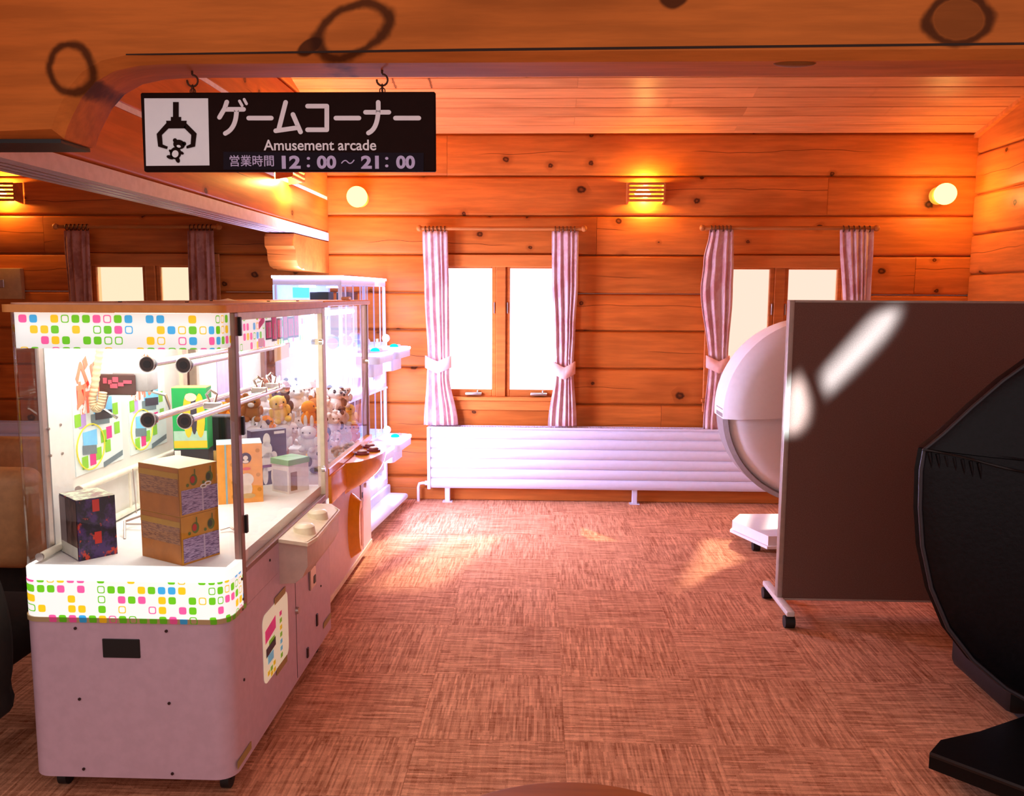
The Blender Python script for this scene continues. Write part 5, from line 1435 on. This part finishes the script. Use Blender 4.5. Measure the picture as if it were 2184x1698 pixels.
LC = Thing('lounge_chair', 'beige cushioned lounge chair beyond the crane machine glass', 'armchair', (-2.45, 3.6, 0))
TAN = plain('tan_leather', (214, 158, 104), .5, var=.08)
LC.part('seat', MB().bbox(-2.85, -2.02, 3.30, 3.95, .42, .62, .07, 4), TAN, 50)
LC.part('backrest', MB().bbox(-3.05, -2.75, 3.30, 3.95, .45, 1.1, .08, 4), TAN, 50)
LC.part('armrest', MB().bbox(-2.9, -2.0, 3.18, 3.34, .40, .80, .06, 4), TAN, 50)
LC.part('armrest', MB().bbox(-2.9, -2.0, 3.90, 4.06, .40, .80, .06, 4), TAN, 50)
LC.part('frame', MB().bbox(-2.9, -2.1, 3.28, 3.97, .06, .42, .02, 2), DBR, 40)
for x in (-2.8, -2.2):
    for y in (3.35, 3.9): LC.part('foot', MB().cyl((x, y, 0), (x, y, .06), .03, n=10), BLACK, 40)
ST = Thing('side_table', 'low table with a white cup behind the machine corner', 'table', (-1.98, 4.5, 0))
ST.part('top', MB().bbox(-2.25, -1.72, 4.3, 4.8, .68, .71, .006, 1), WOOD_TABLE)
for x in (-2.2, -1.77):
    for y in (4.35, 4.75): ST.part('leg', MB().cyl((x, y, 0), (x, y, .68), .018, n=10), BLACK, 40)
CU = Thing('paper_cup', 'white paper cup on the low side room table', 'cup', (-1.95, 4.45, .711))
rows = [[Vector((-1.95+r_*math.cos(2*math.pi*k/20), 4.45+r_*math.sin(2*math.pi*k/20), .711+z)) for k in range(20)] for r_, z in ((0, 0), (.032, 0), (.045, .12), (.047, .122), (.043, .118), (.03, .006), (0, .006))]
CU.part('cup', MB().grid(rows, closed_u=True), LEGW, 40)
CU.part('sleeve', MB().cyl((-1.95, 4.45, .74), (-1.95, 4.45, .79), .0375, .0425, 20, caps=False), plain('pink_sleeve', (226, 130, 140), .6), 40)

# ------------------------------------------------------------------ added spot lamps standing in for reflected sun on the partition and floor
def glint(loc, target, energy, color, poly, blur=.012, size=.0, ang=.9):
    """spot lamp whose light is limited to a convex outline given in tangent units around its axis"""
    l = lamp('added_glint_spot', 'SPOT', loc, energy, color, .004)
    aim(l, target); l.data.spot_size = ang; l.data.spot_blend = .1
    l.data.use_nodes = True
    nt = l.data.node_tree; nt.nodes.clear(); L = nt.links
    g = nt.nodes.new('ShaderNodeNewGeometry'); vt = nt.nodes.new('ShaderNodeVectorTransform'); vt.vector_type = 'VECTOR'; vt.convert_from = 'WORLD'; vt.convert_to = 'OBJECT'
    tc_ = nt.nodes.new('ShaderNodeTexCoord'); L.new(tc_.outputs['Normal'], vt.inputs[0])
    sx = nt.nodes.new('ShaderNodeSeparateXYZ'); L.new(tc_.outputs['Normal'], sx.inputs[0])
    def mth(op, a, b=0.0):
        nd = nt.nodes.new('ShaderNodeMath'); nd.operation = op
        for i, v in enumerate((a, b)):
            if isinstance(v, bpy.types.NodeSocket): L.new(v, nd.inputs[i])
            else: nd.inputs[i].default_value = v
        return nd.outputs[0]
    zz = mth('ABSOLUTE', sx.outputs[2]); u = mth('DIVIDE', sx.outputs[0], zz); v = mth('DIVIDE', sx.outputs[1], zz)
    m_ = None; n = len(poly)
    ar = sum(poly[i][0]*poly[(i+1) % n][1]-poly[(i+1) % n][0]*poly[i][1] for i in range(n))
    for i in range(n):
        (x0, y0), (x1, y1) = poly[i], poly[(i+1) % n]
        dx, dy = x1-x0, y1-y0; ln = math.hypot(dx, dy); nx, ny = -dy/ln, dx/ln
        if ar < 0: nx, ny = -nx, -ny
        d = mth('ADD', mth('ADD', mth('MULTIPLY', u, nx), mth('MULTIPLY', v, ny)), -(x0*nx+y0*ny))
        mr = nt.nodes.new('ShaderNodeMapRange'); mr.interpolation_type = 'SMOOTHSTEP'; L.new(d, mr.inputs[0]); mr.inputs[1].default_value = -blur; mr.inputs[2].default_value = blur
        m_ = mr.outputs[0] if m_ is None else mth('MULTIPLY', m_, mr.outputs[0])
    em = nt.nodes.new('ShaderNodeEmission'); L.new(m_, em.inputs[1]); ou = nt.nodes.new('ShaderNodeOutputLight'); L.new(em.outputs[0], ou.inputs[0])
    return l
def glint_on(loc, world_pts, energy, color, blur=.012):
    loc = Vector(loc); c_ = sum((Vector(p) for p in world_pts), Vector())/len(world_pts)
    q = (c_-loc).to_track_quat('-Z', 'Y').to_matrix()
    poly = []
    for p in world_pts:
        v = q.transposed() @ (Vector(p)-loc); poly.append((v.x/-v.z, v.y/-v.z))
    return glint(loc, c_, energy, color, poly, blur)
GL = (-.7, 1.2, 2.35)
glint_on(GL, [PY(*p, PYY) for p in ((1765, 838), (1752, 805), (1880, 662), (1918, 660), (1915, 685), (1850, 765))], 7000, (.55, .86, 1.0), .012)
glint_on(GL, [PY(*p, PYY) for p in ((1676, 925), (1680, 830), (1705, 805), (1728, 855), (1722, 900), (1700, 925))], 6500, (.7, .92, 1.0), .012)
glint_on((.2, 6.0, 2.5), [PZ(*p, 0) for p in ((1240, 1124), (1322, 1155), (1262, 1154), (1238, 1140))], 260, (1, .72, .42), .004)
